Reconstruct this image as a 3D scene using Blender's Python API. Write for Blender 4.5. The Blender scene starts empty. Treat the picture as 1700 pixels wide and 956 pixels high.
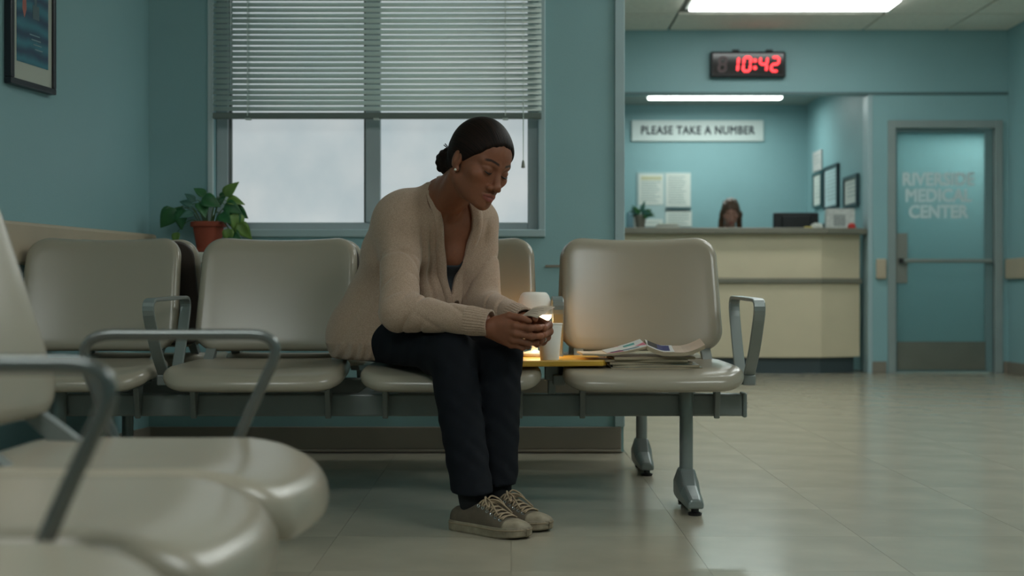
import bpy, bmesh, math, random
import numpy as np
from mathutils import Vector, Matrix
random.seed(7)
rng = np.random.default_rng(11)
scene = bpy.context.scene
COL = scene.collection

# ---------------------------------------------------------------- camera
cam_data = bpy.data.cameras.new('camera')
cam = bpy.data.objects.new('camera', cam_data); COL.objects.link(cam)
cam.location = (0, 0, 0.68); cam.rotation_euler = (math.radians(90), 0, 0)
cam_data.sensor_width = 36.0; cam_data.lens = 36.0 * 2300 / 1700
cam_data.shift_y = 7 / 1700
cam_data.dof.use_dof = True; cam_data.dof.focus_distance = 4.16; cam_data.dof.aperture_fstop = 3.2
scene.camera = cam

# ---------------------------------------------------------------- world, exposure
world = bpy.data.worlds.new('overcast'); scene.world = world; world.use_nodes = True
world.node_tree.nodes['Background'].inputs[0].default_value = (0.72, 0.82, 0.86, 1)
world.node_tree.nodes['Background'].inputs[1].default_value = 0.6
vs = scene.view_settings
vs.view_transform = 'Standard'; vs.look = 'None'; vs.exposure = -0.06; vs.gamma = 1.0; vs.use_curve_mapping = False
TROFFER_ADDED = 13.0        # unseen ceiling panels added to light the room
TROFFER_ADDED_DIM = 13.0  # unseen panel added as fill for the left side
TROFFER_FAR = 9.0      # panel in front of the reception
PANE_E = 0.56          # frosted window lit by the overcast day
LAMP_W = 2.6           # small warm table lamp
DESK_W = 17.0          # reception strip light
HALL_W = 26.0          # lamp in the corridor behind the glazed door

# ---------------------------------------------------------------- materials
def srgb(r, g, b):
    def f(c):
        c /= 255.0
        return c / 12.92 if c <= 0.04045 else ((c + 0.055) / 1.055) ** 2.4
    return (f(r), f(g), f(b), 1.0)

MATS = {}
def mat(name, col, rough=0.5, metal=0.0, var=0.0, vscale=6.0, bump=0.0, bscale=60.0, emit=None, estr=0.0,
        spec=0.5, coat=0.0, stretch=None, col2=None, sss=0.0):
    if name in MATS: return MATS[name]
    m = bpy.data.materials.new(name); m.use_nodes = True; MATS[name] = m
    nt = m.node_tree; b = nt.nodes['Principled BSDF']
    b.inputs['Base Color'].default_value = col; b.inputs['Roughness'].default_value = rough
    b.inputs['Metallic'].default_value = metal; b.inputs['Specular IOR Level'].default_value = spec
    if coat: b.inputs['Coat Weight'].default_value = coat; b.inputs['Coat Roughness'].default_value = 0.2
    if sss:
        b.inputs['Subsurface Weight'].default_value = sss
        b.inputs['Subsurface Radius'].default_value = (0.012, 0.005, 0.003)
    if emit: b.inputs['Emission Color'].default_value = emit; b.inputs['Emission Strength'].default_value = estr
    tc = nt.nodes.new('ShaderNodeTexCoord'); src = tc.outputs['Object']
    if stretch:
        mp = nt.nodes.new('ShaderNodeMapping'); mp.inputs['Scale'].default_value = stretch
        nt.links.new(src, mp.inputs['Vector']); src = mp.outputs['Vector']
    if var > 0 or col2:
        n = nt.nodes.new('ShaderNodeTexNoise'); n.inputs['Scale'].default_value = vscale; n.inputs['Detail'].default_value = 5
        nt.links.new(src, n.inputs['Vector'])
        r = nt.nodes.new('ShaderNodeValToRGB')
        r.color_ramp.elements[0].position = 0.3; r.color_ramp.elements[1].position = 0.7
        a = tuple(max(0, c * (1 - var)) for c in col[:3]) + (1,)
        c2 = col2 if col2 else tuple(min(1, c * (1 + var)) for c in col[:3]) + (1,)
        r.color_ramp.elements[0].color = a; r.color_ramp.elements[1].color = c2
        nt.links.new(n.outputs['Fac'], r.inputs['Fac']); nt.links.new(r.outputs['Color'], b.inputs['Base Color'])
        rr = nt.nodes.new('ShaderNodeMapRange'); rr.inputs['To Min'].default_value = rough * 0.85; rr.inputs['To Max'].default_value = min(1, rough * 1.15)
        nt.links.new(n.outputs['Fac'], rr.inputs['Value']); nt.links.new(rr.outputs['Result'], b.inputs['Roughness'])
    if bump > 0:
        n2 = nt.nodes.new('ShaderNodeTexNoise'); n2.inputs['Scale'].default_value = bscale; n2.inputs['Detail'].default_value = 3
        nt.links.new(src, n2.inputs['Vector'])
        bp = nt.nodes.new('ShaderNodeBump'); bp.inputs['Strength'].default_value = bump; bp.inputs['Distance'].default_value = 0.002
        nt.links.new(n2.outputs['Fac'], bp.inputs['Height']); nt.links.new(bp.outputs['Normal'], b.inputs['Normal'])
    return m

def emat(name, col, strength):
    m = bpy.data.materials.new(name); m.use_nodes = True; MATS[name] = m
    b = m.node_tree.nodes['Principled BSDF']
    b.inputs['Base Color'].default_value = (0.8, 0.8, 0.8, 1); b.inputs['Roughness'].default_value = 0.4
    b.inputs['Emission Color'].default_value = col; b.inputs['Emission Strength'].default_value = strength
    return m

wall_m = mat('wall_paint', srgb(139, 177, 181), 0.5, var=0.05, vscale=1.6, bump=0.25, bscale=170)
floor_m = mat('vinyl_floor', srgb(168, 160, 142), 0.2, var=0.10, vscale=3.2, bump=0.06, bscale=22, spec=0.5)
base_m = mat('rubber_base', srgb(132, 124, 112), 0.5, var=0.06)
ceil_m = mat('ceiling_tile', srgb(240, 235, 222), 0.9, var=0.05, vscale=20, bump=0.4, bscale=240)
grid_m = mat('ceiling_grid', srgb(112, 110, 102), 0.6)
rail_m = mat('bumper_rail', srgb(186, 170, 146), 0.45, var=0.05)
trim_m = mat('corner_guard', srgb(164, 186, 190), 0.4, var=0.03)
chair_m = mat('chair_vinyl', srgb(160, 152, 136), 0.24, bump=0.06, bscale=420, spec=0.5)
shell_m = mat('chair_shell', srgb(70, 60, 54), 0.4, var=0.08)
metal_m = mat('grey_metal', srgb(134, 142, 140), 0.32, metal=0.3, var=0.06, vscale=9)
dmetal_m = mat('dark_metal', srgb(124, 130, 127), 0.38, metal=0.1, var=0.1, vscale=7)
steel_m = mat('tube_steel', srgb(112, 116, 114), 0.25, metal=0.6, var=0.05, vscale=14)
black_m = mat('black_plastic', srgb(22, 24, 26), 0.4, var=0.1)
white_m = mat('white_enamel', srgb(214, 216, 210), 0.35, var=0.03)
frame_m = mat('window_alu', srgb(176, 188, 192), 0.4, var=0.05)
paper_m = mat('white_paper', srgb(218, 220, 212), 0.7, var=0.03, vscale=30)

# ---------------------------------------------------------------- mesh helpers
class MB:
    def __init__(s): s.v = []; s.f = []; s.mi = []
    def add(s, vs, fs, mi=0):
        o = len(s.v); s.v.extend(tuple(map(float, p)) for p in vs)
        s.f.extend(tuple(i + o for i in f) for f in fs); s.mi.extend([mi] * len(fs)); return s
    def box(s, x0, x1, y0, y1, z0, z1, mi=0):
        v = [(x, y, z) for z in (z0, z1) for y in (y0, y1) for x in (x0, x1)]
        return s.add(v, [(0, 2, 3, 1), (4, 5, 7, 6), (0, 1, 5, 4), (2, 6, 7, 3), (0, 4, 6, 2), (1, 3, 7, 5)], mi)
    def prism(s, pts, axis, a, b, mi=0):
        n = len(pts)
        def P(p, t):
            if axis == 'x': return (t, p[0], p[1])
            if axis == 'y': return (p[0], t, p[1])
            return (p[0], p[1], t)
        v = [P(p, a) for p in pts] + [P(p, b) for p in pts]
        f = [tuple(range(n))[::-1], tuple(range(n, 2 * n))] + [(i, (i + 1) % n, n + (i + 1) % n, n + i) for i in range(n)]
        return s.add(v, f, mi)
    def lathe(s, prof, c=(0, 0, 0), n=32, mi=0, cap=True):
        v = []; f = []
        for r, z in prof:
            for k in range(n):
                a = 2 * math.pi * k / n
                v.append((c[0] + r * math.cos(a), c[1] + r * math.sin(a), c[2] + z))
        for i in range(len(prof) - 1):
            for k in range(n):
                f.append((i * n + k, i * n + (k + 1) % n, (i + 1) * n + (k + 1) % n, (i + 1) * n + k))
        if cap:
            f.append(tuple(range(n))[::-1]); f.append(tuple(range((len(prof) - 1) * n, len(prof) * n)))
        return s.add(v, f, mi)
    def tube(s, pts, r, n=10, mi=0, closed=False):
        P = [Vector(p) for p in pts]; m = len(P)
        rr = r if isinstance(r, (list, tuple)) else [r] * m
        v = []; f = []; up = None
        for i, p in enumerate(P):
            if closed: t = (P[(i + 1) % m] - P[i - 1])
            else: t = P[min(i + 1, m - 1)] - P[max(i - 1, 0)]
            t = t.normalized() if t.length > 1e-9 else Vector((0, 0, 1))
            if up is None:
                up = Vector((0, 0, 1)) if abs(t.z) < 0.9 else Vector((1, 0, 0))
            a = (up - t * up.dot(t)).normalized(); b = t.cross(a); up = a
            for k in range(n):
                an = 2 * math.pi * k / n
                v.append(p + (a * math.cos(an) + b * math.sin(an)) * rr[i])
        L = m if closed else m - 1
        for i in range(L):
            j = (i + 1) % m
            for k in range(n): f.append((i * n + k, i * n + (k + 1) % n, j * n + (k + 1) % n, j * n + k))
        if not closed:
            f.append(tuple(range(n))[::-1]); f.append(tuple(range((m - 1) * n, m * n)))
        return s.add(v, f, mi)
    def ribbon(s, pts, wdir, w, th, ndirs=None, mi=0, closed=False):
        """flat bar swept along pts: w wide along wdir, th thick across."""
        P = [Vector(p) for p in pts]; m = len(P); W = Vector(wdir).normalized(); v = []; f = []
        for i, p in enumerate(P):
            t = (P[(i + 1) % m] - P[i - 1]) if closed else P[min(i + 1, m - 1)] - P[max(i - 1, 0)]
            nrm = t.normalized().cross(W).normalized()
            for a, b in ((-1, -1), (1, -1), (1, 1), (-1, 1)):
                v.append(p + W * (a * w / 2) + nrm * (b * th / 2))
        L = m if closed else m - 1
        for i in range(L):
            j = (i + 1) % m
            for k in range(4): f.append((i * 4 + k, i * 4 + (k + 1) % 4, j * 4 + (k + 1) % 4, j * 4 + k))
        if not closed: f.append((3, 2, 1, 0)); f.append(tuple((m - 1) * 4 + k for k in range(4)))
        return s.add(v, f, mi)
    def mesh(s, name, mats, smooth=False):
        me = bpy.data.meshes.new(name); me.from_pydata(s.v, [], s.f)
        for m in (mats if isinstance(mats, (list, tuple)) else [mats]): me.materials.append(m)
        if any(s.mi): me.polygons.foreach_set('material_index', s.mi)
        bm = bmesh.new(); bm.from_mesh(me); bmesh.ops.recalc_face_normals(bm, faces=bm.faces); bm.to_mesh(me); bm.free()
        if smooth: me.polygons.foreach_set('use_smooth', [True] * len(me.polygons))
        me.update(); return me
    def build(s, name, mats, parent=None, bevel=0.0, smooth=False, loc=None, rotz=0.0, seg=2):
        me = s.mesh(name, mats, smooth); return put(name, me, parent, bevel, loc, rotz, seg)

def put(name, me, parent=None, bevel=0.0, loc=None, rotz=0.0, seg=2):
    o = bpy.data.objects.new(name, me); COL.objects.link(o)
    if parent: o.parent = parent
    if loc is not None: o.location = loc
    if rotz: o.rotation_euler = (0, 0, rotz)
    if bevel > 0:
        b = o.modifiers.new('bevel', 'BEVEL'); b.width = bevel; b.segments = seg; b.limit_method = 'ANGLE'
        b.angle_limit = math.radians(40)
    return o

def tag(o, label, cat, group=None):
    o['label'] = label; o['category'] = cat
    if group: o['group'] = group
    return o
def struct(o, label, cat=None):
    o['kind'] = 'structure'; o['label'] = label; o['category'] = cat or o.name.split('_')[0].split('.')[0]; return o
def empty(name, loc=(0, 0, 0), rotz=0.0):
    o = bpy.data.objects.new(name, None); COL.objects.link(o); o.location = loc; o.rotation_euler = (0, 0, rotz)
    o.empty_display_size = 0.05; return o
def smoothpath(pts, rad=0.05, n=6):
    """round the corners of a polyline"""
    P = [Vector(p) for p in pts]; out = [P[0]]
    for i in range(1, len(P) - 1):
        a = P[i - 1] - P[i]; b = P[i + 1] - P[i]; r = min(rad, a.length * .49, b.length * .49)
        p0 = P[i] + a.normalized() * r; p2 = P[i] + b.normalized() * r
        for k in range(n + 1):
            t = k / n; out.append(p0 * (1 - t) ** 2 + P[i] * 2 * t * (1 - t) + p2 * t * t)
    out.append(P[-1]); return out
def rounded_rect(hw, hh, r, n=8, m=14):
    pts = rounded_rect0(hw, hh, r, n); out = []
    for i, p in enumerate(pts):
        out.append(p)
        if i % (n + 1) == n:                       # straight side: add points so that it can bend
            q = pts[(i + 1) % len(pts)]
            out += [(p[0] + (q[0] - p[0]) * k / m, p[1] + (q[1] - p[1]) * k / m) for k in range(1, m)]
    return out
def rounded_rect0(hw, hh, r, n=8):
    pts = []
    for cx, cy, a0 in ((hw - r, hh - r, 0), (-hw + r, hh - r, 90), (-hw + r, -hh + r, 180), (hw - r, -hh + r, 270)):
        for k in range(n + 1):
            a = math.radians(a0 + 90 * k / n); pts.append((cx + r * math.cos(a), cy + r * math.sin(a)))
    return pts
def pillow(hw, hh, r, th, er, deform, n=8, inner=5):
    """rounded slab in (u,v), thickness along w (0..th), edge radius er, mapped by deform(u,v,w)"""
    mb = MB(); rings = []
    def ring(inset, w):
        rings.append([deform(p[0], p[1], w) for p in rounded_rect(hw - inset, hh - inset, max(r - inset, 0.004), n)])
    for k in range(inner, 0, -1): ring(er + (min(hw, hh) - er - 0.004) * (k / inner), 0.0)
    for k in range(5): a = math.pi / 2 * k / 4; ring(er * (1 - math.sin(a)), er * (1 - math.cos(a)))
    for k in range(5): a = math.pi / 2 * k / 4; ring(er * (1 - math.cos(a)), th - er + er * math.sin(a))
    for k in range(1, inner + 1): ring(er + (min(hw, hh) - er - 0.004) * (k / inner), th)
    m = len(rings[0]); v = [p for rg in rings for p in rg]; f = []
    for i in range(len(rings) - 1):
        for k in range(m): f.append((i * m + k, i * m + (k + 1) % m, (i + 1) * m + (k + 1) % m, (i + 1) * m + k))
    f.append(tuple(range(m))[::-1]); f.append(tuple(range((len(rings) - 1) * m, len(rings) * m)))
    return mb.add(v, f)
def text_obj(name, body, size, m, loc, rot=(math.radians(90), 0, 0), parent=None, extrude=0.0008, bold=0.0, align='CENTER', xs=1.0, sp=1.0):
    cu = bpy.data.curves.new(name, 'FONT'); cu.body = body; cu.size = size; cu.extrude = extrude
    cu.align_x = align; cu.align_y = 'CENTER'; cu.space_character = sp; cu.resolution_u = 3
    tmp = bpy.data.objects.new('tmp_text', cu); COL.objects.link(tmp)
    dg = bpy.context.evaluated_depsgraph_get()
    me = bpy.data.meshes.new_from_object(tmp.evaluated_get(dg)); bpy.data.objects.remove(tmp)
    if bold:                                      # heavier strokes: overlaid copies, a hair apart
        bm = bmesh.new()
        for q, (dx, dy) in enumerate(((-bold, 0), (bold, 0), (0, bold), (0, -bold), (-bold, -bold), (bold, bold))):
            n0 = len(bm.verts); bm.from_mesh(me); bm.verts.ensure_lookup_table()
            for v in bm.verts[n0:]: v.co.x += dx; v.co.y += dy; v.co.z += .0004 * q
        bm.to_mesh(me); bm.free()
    me.materials.clear(); me.materials.append(m); me.name = name
    o = bpy.data.objects.new(name, me); COL.objects.link(o); o.location = loc; o.rotation_euler = rot; o.scale = (xs, 1, 1)
    if parent: o.parent = parent
    return o
# ================================================================ ROOM
WY = 5.90; CEIL = 2.88; FARY = 11.62; RX = 4.16; BACKY = -1.6
LS = 0.18                                     # the left wall opens outwards by this slope
def lwx(y): return -1.546 - (WY - y) * LS
wt = 0.16
# floor
fl = MB().box(-3.2, RX + .1, BACKY - .1, 16.2, -0.12, -0.004).build('floor', floor_m)
struct(fl, 'worn beige vinyl tile floor of the waiting room', 'floor')
T = 0.485
tile_mesh = MB().box(0, T - .0009, 0, T - .0009, -0.004, 0).mesh('tile', floor_m)
tile_vars = []
for k in range(4):
    c = 1 + (-.012, .008, -.004, .012)[k]
    base = srgb(168, 160, 142)
    fm = mat('vinyl_tile_%d' % k, tuple(x * c for x in base[:3]) + (1,), 0.2, var=0.10, vscale=3.0, bump=0.05, bscale=20)
    me = tile_mesh.copy(); me.materials.clear(); me.materials.append(fm); tile_vars.append(me)
i0 = -5
for j in range(22):
    y = FARY - T * (j + 1)
    for i in range(i0, 10):
        x = -0.487 + T * i
        if x > RX: continue
        if y + T > WY and x < -0.487 + T * 1.5: continue
        if y < WY and x + T < lwx(y) - .05: continue
        put('tile', random.choice(tile_vars), fl, loc=(x, y, 0))
# ceiling: slab, grid of tiles
ce = MB().box(-3.2, RX + .1, BACKY - .1, FARY + .1, CEIL + .02, CEIL + .14).build('ceiling', grid_m)
struct(ce, 'suspended ceiling of pale panels in a grid', 'ceiling')
colx = [-3.2, -1.95, -0.32, 1.31, 2.94, 3.64, RX]
rows = [FARY - .68 - .65 * k for k in range(20)]
rows = [FARY] + rows
troffers = {(3, 1): 'far', (3, 5): 'mid', (3, 9): 'mid', (3, 14): 'mid', (1, 16): 'dim'}  # only the far panel is in view; the others are added for light
pcache = {}
for r in range(len(rows) - 1):
    for c in range(len(colx) - 1):
        if (c, r) in troffers: continue
        key = (c, r == 0)
        w = colx[c + 1] - colx[c]; d = rows[r] - rows[r + 1]
        if rows[r] > WY + .3 and colx[c + 1] < 0.3: continue
        if key not in pcache:
            pcache[key] = MB().box(.011, w - .011, .011, d - .011, -0.004, .016).mesh('panel', ceil_m)
        put('panel', pcache[key], ce, loc=(colx[c], rows[r + 1], CEIL))
trof_m = {'mid': emat('added_troffer_diffuser', (0.94, 1.0, 0.98, 1), TROFFER_ADDED), 'dim': emat('added_troffer_diffuser_dim', (0.94, 1.0, 0.98, 1), TROFFER_ADDED_DIM), 'far': emat('troffer_diffuser_far', (0.94, 1.0, 0.97, 1), TROFFER_FAR)}
tl = {(3, 1): 'bright fluorescent ceiling panel in front of the reception opening',
      (3, 5): 'unseen fluorescent ceiling panel added over the open floor before the reception',
      (3, 9): 'unseen fluorescent ceiling panel added over the open floor right of the woman',
      (3, 14): 'unseen fluorescent ceiling panel added over the near right floor',
      (1, 16): 'unseen fluorescent ceiling panel added above the nearest seats'}
for (c, r), kind in troffers.items():
    x0, x1, y0, y1 = colx[c] + .03, colx[c + 1] - .01, rows[r + 1] + .01, rows[r] - (.21 if kind == 'far' else .01)
    e = empty('ceiling_light', ((x0 + x1) / 2, (y0 + y1) / 2, CEIL))
    tag(e, tl[(c, r)], 'ceiling light', 'fluorescent ceiling panels')
    hw, hd = (x1 - x0) / 2, (y1 - y0) / 2
    f = MB()
    for a in ((-hw, hw, -hd, -hd + .03), (-hw, hw, hd - .03, hd), (-hw, -hw + .03, -hd + .03, hd - .03), (hw - .03, hw, -hd + .03, hd - .03)):
        f.box(a[0], a[1], a[2], a[3], -.012, .012)
    f.build('frame', white_m, e)
    MB().box(-hw + .03, hw - .03, -hd + .03, hd - .03, -.03, .004).build('diffuser', trof_m[kind], e)

# window wall with the window opening
WX0, WX1, WZ0, WZ1 = -1.270, 0.112, 0.945, 2.30; WEND = 0.475
wl = MB()
wl.box(-1.9, WX0, WY, WY + wt, 0, CEIL + .02); wl.box(WX1, WEND, WY, WY + wt, 0, CEIL + .02)
wl.box(WX0, WX1, WY, WY + wt, 0, WZ0); wl.box(WX0, WX1, WY, WY + wt, WZ1, CEIL + .02)
ww = wl.build('wall_window', wall_m); struct(ww, 'teal painted wall with the blinded window', 'wall')
tr = MB().box(0.437, WEND + .004, WY - .012, WY + wt, 0.108, CEIL).build('trim_1', trim_m, bevel=.003)
struct(tr, 'pale corner guard at the end of the window wall', 'trim')
tr = MB().box(WX1 + .03, 0.437, WY - .006, WY, 0.786, 0.796).build('trim_2', base_m)
struct(tr, 'thin dark moulding line on the wall right of the window', 'trim')
# left wall, slanted
lw = MB(); ya, yb = BACKY - .1, WY + wt
lw.prism([(lwx(ya), ya), (lwx(yb), yb), (lwx(yb) - .15, yb), (lwx(ya) - .15, ya)], 'z', 0, CEIL + .02)
lo = lw.build('wall_left', wall_m); struct(lo, 'teal painted side wall with the framed picture', 'wall')
# hidden side of the reception hall and the wall behind the camera
sw = MB().box(WEND - wt, WEND - .01, WY + wt, FARY + .1, 0, CEIL + .02).build('wall_inner', wall_m); struct(sw, 'teal partition running back from the window wall to the reception', 'wall')
bw = MB().box(-3.2, RX + .1, BACKY - .15, BACKY, 0, CEIL + .02).build('wall_back', wall_m); struct(bw, 'teal wall of the waiting room opposite the window', 'wall')
rw = MB().box(RX, RX + .15, BACKY - .1, 16.2, 0, CEIL + .02).build('wall_right', wall_m); struct(rw, 'teal side wall beyond the glazed door', 'wall')

# far wall with the reception opening (x 0.47..3.02) and the door opening
OPX = 3.02; OPZ = 2.345; DX0, DX1, DZ = 3.20, 4.06, 2.07
fw = MB()
fw.box(WEND - .16, OPX, FARY, FARY + .16, OPZ, CEIL + .02)
fw.box(OPX, DX0, FARY, FARY + .16, 0, CEIL + .02)
fw.box(DX1, RX + .1, FARY, FARY + .16, 0, CEIL + .02)
fw.box(DX0, DX1, FARY, FARY + .16, DZ, CEIL + .02)
fo = fw.build('wall_far', wall_m); struct(fo, 'teal far wall with the reception opening and the glazed door', 'wall')
s = MB().box(WEND, RX, FARY - .012, FARY, OPZ - .01, OPZ + .012).build('trim_3', mat('dark_teal_trim', srgb(92, 118, 120), .5)); struct(s, 'narrow moulding across the far wall above the opening', 'trim')  # narrow strip in a darker teal than the wall
s = MB().box(OPX - .035, OPX + .004, FARY - .006, FARY + .17, 0.0, OPZ - .01).build('trim_4', trim_m, bevel=.003); struct(s, 'pale corner guard beside the reception counter', 'trim')
# reception alcove
AY = 14.2; AC = 2.60
a = MB().box(WEND - .16, OPX + .15, AY, AY + .15, 0, AC + .1).build('wall_alcove', wall_m); struct(a, 'bright teal wall behind the receptionist', 'wall')
a = MB().box(OPX, OPX + .12, FARY + .16, AY, 0, AC + .1).build('wall_alcove_side', wall_m); struct(a, 'teal side wall inside the reception booth', 'wall')
a = MB().box(WEND - .18, WEND - .02, FARY + .1, AY + .1, 0, AC + .1).build('wall_alcove_inner', wall_m); struct(a, 'hidden teal side wall of the reception booth', 'wall')
a = MB().box(WEND - .2, OPX + .15, FARY + .16, AY + .1, AC, AC + .12).build('ceiling_alcove', mat('booth_ceiling', srgb(168, 174, 168), .8)); struct(a, 'low plain ceiling of the reception booth', 'ceiling')
# corridor behind the door
a = MB(); a.box(OPX + .12, OPX + .14, FARY + .16, 14.6, 0, 2.6); a.box(OPX + .12, RX, 14.6, 14.7, 0, 2.6); a.box(OPX + .12, RX, FARY + .16, 14.7, 2.6, 2.66)
a = a.build('wall_corridor', wall_m); struct(a, 'teal corridor seen faintly through the frosted door', 'wall')
# baseboards
def bb(name, mb, label): struct(mb.build(name, base_m, bevel=.004), label, 'baseboard')
bb('baseboard_window', MB().box(-1.54, WEND - .01, WY - .012, WY, 0.012, 0.108).box(-1.54, WEND - .01, WY - .022, WY, 0, .012), 'dark rubber baseboard below the window')
m = MB(); m.prism([(lwx(ya) + .0, ya), (lwx(WY) + .0, WY), (lwx(WY) + .012, WY), (lwx(ya) + .012, ya)], 'z', 0, .108); bb('baseboard_left', m, 'dark rubber baseboard along the left wall')
bb('baseboard_far', MB().box(OPX, DX0 - .06, FARY - .012, FARY, 0, .1), 'dark rubber baseboard between the counter and the door')
bb('baseboard_far_corner', MB().box(DX1 + .06, RX, FARY - .012, FARY, 0, .1), 'dark rubber baseboard right of the door')
bb('baseboard_right', MB().box(RX - .012, RX, BACKY, FARY, 0, .1), 'dark rubber baseboard along the right wall')
# bumper rails
m = MB(); m.prism([(lwx(ya), ya), (lwx(WY - .02), WY - .02), (lwx(WY - .02) + .045, WY - .02), (lwx(ya) + .045, ya)], 'z', .775, .925)
struct(m.build('trim_5', rail_m, bevel=.012), 'beige bumper rail along the left wall', 'trim')
struct(MB().box(OPX + .03, DX0 - .065, FARY - .035, FARY, .79, .96).build('trim_6', rail_m, bevel=.012), 'short beige bumper block between the counter and the door', 'trim')
struct(MB().box(RX - .035, RX, BACKY, FARY - .02, .79, .96).build('trim_7', rail_m, bevel=.012), 'beige bumper rail along the right wall', 'trim')

# ---------------------------------------------------------------- window
pane_m = bpy.data.materials.new('frosted_pane'); pane_m.use_nodes = True
nt = pane_m.node_tree; b = nt.nodes['Principled BSDF']
b.inputs['Base Color'].default_value = srgb(150, 165, 168); b.inputs['Roughness'].default_value = .35
tc = nt.nodes.new('ShaderNodeTexCoord'); n = nt.nodes.new('ShaderNodeTexNoise'); n.inputs['Scale'].default_value = 3.5; n.inputs['Detail'].default_value = 4
r = nt.nodes.new('ShaderNodeValToRGB'); r.color_ramp.elements[0].position = .3; r.color_ramp.elements[1].position = .72
r.color_ramp.elements[0].color = (.66, .76, .80, 1); r.color_ramp.elements[1].color = (.92, .96, .96, 1)
nt.links.new(tc.outputs['Object'], n.inputs['Vector']); nt.links.new(n.outputs['Fac'], r.inputs['Fac'])
nt.links.new(r.outputs['Color'], b.inputs['Emission Color']); b.inputs['Emission Strength'].default_value = PANE_E
we = empty('window_1', ((WX0 + WX1) / 2, WY, WZ0)); struct(we, 'wide frosted window in a grey metal frame', 'window')
def wbox(name, x0, x1, y0, y1, z0, z1, m, bevel=.004):
    cx = (WX0 + WX1) / 2
    return MB().box(x0 - cx, x1 - cx, y0, y1, z0 - WZ0, z1 - WZ0).build(name, m, we, bevel=bevel)
wbox('frame', WX0, WX0 + .05, .05, .12, WZ0, WZ1, frame_m); wbox('frame', WX1 - .045, WX1, .05, .12, WZ0, WZ1, frame_m)
wbox('frame', WX0 + .05, WX1 - .045, .05, .12, WZ0, WZ0 + .035, frame_m); wbox('frame', WX0 + .05, WX1 - .045, .05, .12, WZ1 - .05, WZ1, frame_m)
MX = (620 - 850) / 2300 * (WY + .06)
wbox('mullion', MX - .031, MX + .031, .045, .12, WZ0 + .035, WZ1 - .05, frame_m)
wbox('pane', WX0 + .05, MX - .031, .085, .093, WZ0 + .035, WZ1 - .05, pane_m, 0); wbox('pane', MX + .031, WX1 - .045, .085, .093, WZ0 + .035, WZ1 - .05, pane_m, 0)
for nm, x in (('sash_strip', WX0 + .058), ('sash_strip', MX - .036)):
    wbox(nm, x - .006, x + .006, .066, .085, WZ0 + .035, WZ1 - .05, dmetal_m, .002)
wbox('casing', WX0 - .024, WX0, -.014, 0.0, WZ0 - .03, WZ1 + .03, mat('casing_lit', srgb(196, 210, 212), .35)); wbox('casing', WX1, WX1 + .03, -.014, 0, WZ0 - .03, WZ1 + .03, trim_m)  # left casing paler: daylight on the window reveal put into its colour
wbox('window_sill', WX0 - .03, WX1 + .03, -.02, .05, WZ0 - .03, WZ0 + .002, trim_m)
# deep ledge under the window
struct(MB().box(lwx(WY - .1) + .02, -.35, WY - .17, WY - .001, .80, .846).build('trim_8', mat('ledge_laminate', srgb(206, 204, 192), .4, var=.03), bevel=.006), 'white laminate ledge under the window behind the seats', 'trim')

# ---------------------------------------------------------------- blinds
BY = WY - .035; BX0, BX1 = (354 - 850) / 2300 * BY, (899 - 850) / 2300 * BY
slat_m = mat('blind_slat', srgb(226, 232, 226), 0.4, var=.02)
nt = slat_m.node_tree; bs = nt.nodes['Principled BSDF']; trn = nt.nodes.new('ShaderNodeBsdfTranslucent'); trn.inputs[0].default_value = srgb(228, 240, 236)
mx = nt.nodes.new('ShaderNodeMixShader'); mx.inputs[0].default_value = .5; out = nt.nodes['Material Output']
nt.links.new(bs.outputs[0], mx.inputs[1]); nt.links.new(trn.outputs[0], mx.inputs[2]); nt.links.new(mx.outputs[0], out.inputs['Surface'])
be = empty('venetian_blind', ((BX0 + BX1) / 2, BY, WZ1 + .06)); tag(be, 'grey-green venetian blind lowered over the upper window', 'blind')
hw = (BX1 - BX0) / 2
sl = MB(); n = 7; vv = []; W2 = .0135
for sx in (-hw, hw):
    for top in (0, 1):
        for k in range(n):
            t = k / (n - 1) * 2 - 1; a = math.radians(50)
            bow = .0022 * (1 - t * t) - top * .0006
            yy = t * W2 * math.cos(a) - bow * math.sin(a); zz = t * W2 * math.sin(a) + bow * math.cos(a)
            vv.append((sx, yy, zz))
ff = []
for k in range(n - 1):
    ff.append((k, k + 1, 2 * n + k + 1, 2 * n + k)); ff.append((n + k, 3 * n + k, 3 * n + k + 1, n + k + 1))
ff += [(0, 2 * n, 3 * n, n), (n - 1, 2 * n - 1, 4 * n - 1, 3 * n - 1), tuple(range(n)) + tuple(range(2 * n - 1, n - 1, -1)), tuple(range(2 * n, 3 * n)) + tuple(range(4 * n - 1, 3 * n - 1, -1))]
sl.add(vv, ff); slat_me = sl.mesh('slat', slat_m, smooth=True)
zt = WZ1 + .06; zbot = 1.425
z = zbot + .032; pitch = .0232
while z < zt - .03:
    o = put('slat', slat_me, be, loc=(0, random.uniform(-.0008, .0008), z - zt + random.uniform(-.0008, .0008)))
    o.rotation_euler = (random.uniform(-.09, .05), random.uniform(-.0006, .0006), 0); z += pitch
MB().box(-hw, hw, -.014, .014, zbot - zt - .012, zbot - zt + .014).build('bottom_rail', mat('rail_dark', srgb(104, 116, 110), .4), be, bevel=.004)
MB().box(-hw, hw, -.02, .02, -.03, .01).build('headrail', slat_m, be, bevel=.003)
for px in (412, 839):
    x = (px - 850) / 2300 * BY - (BX0 + BX1) / 2
    m = MB(); m.box(x - .002, x + .002, -.0165, -.0155, zbot - zt, 0); m.box(x - .002, x + .002, .0155, .0165, zbot - zt, 0)
    m.build('ladder_cord', slat_m, be)
for px in (625, 412, 839):
    x = (px - 850) / 2300 * BY - (BX0 + BX1) / 2
    MB().box(x - .012, x + .012, -.018, .016, zbot - zt - .016, zbot - zt - .010).build('rail_clip', slat_m, be, bevel=.002)
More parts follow.
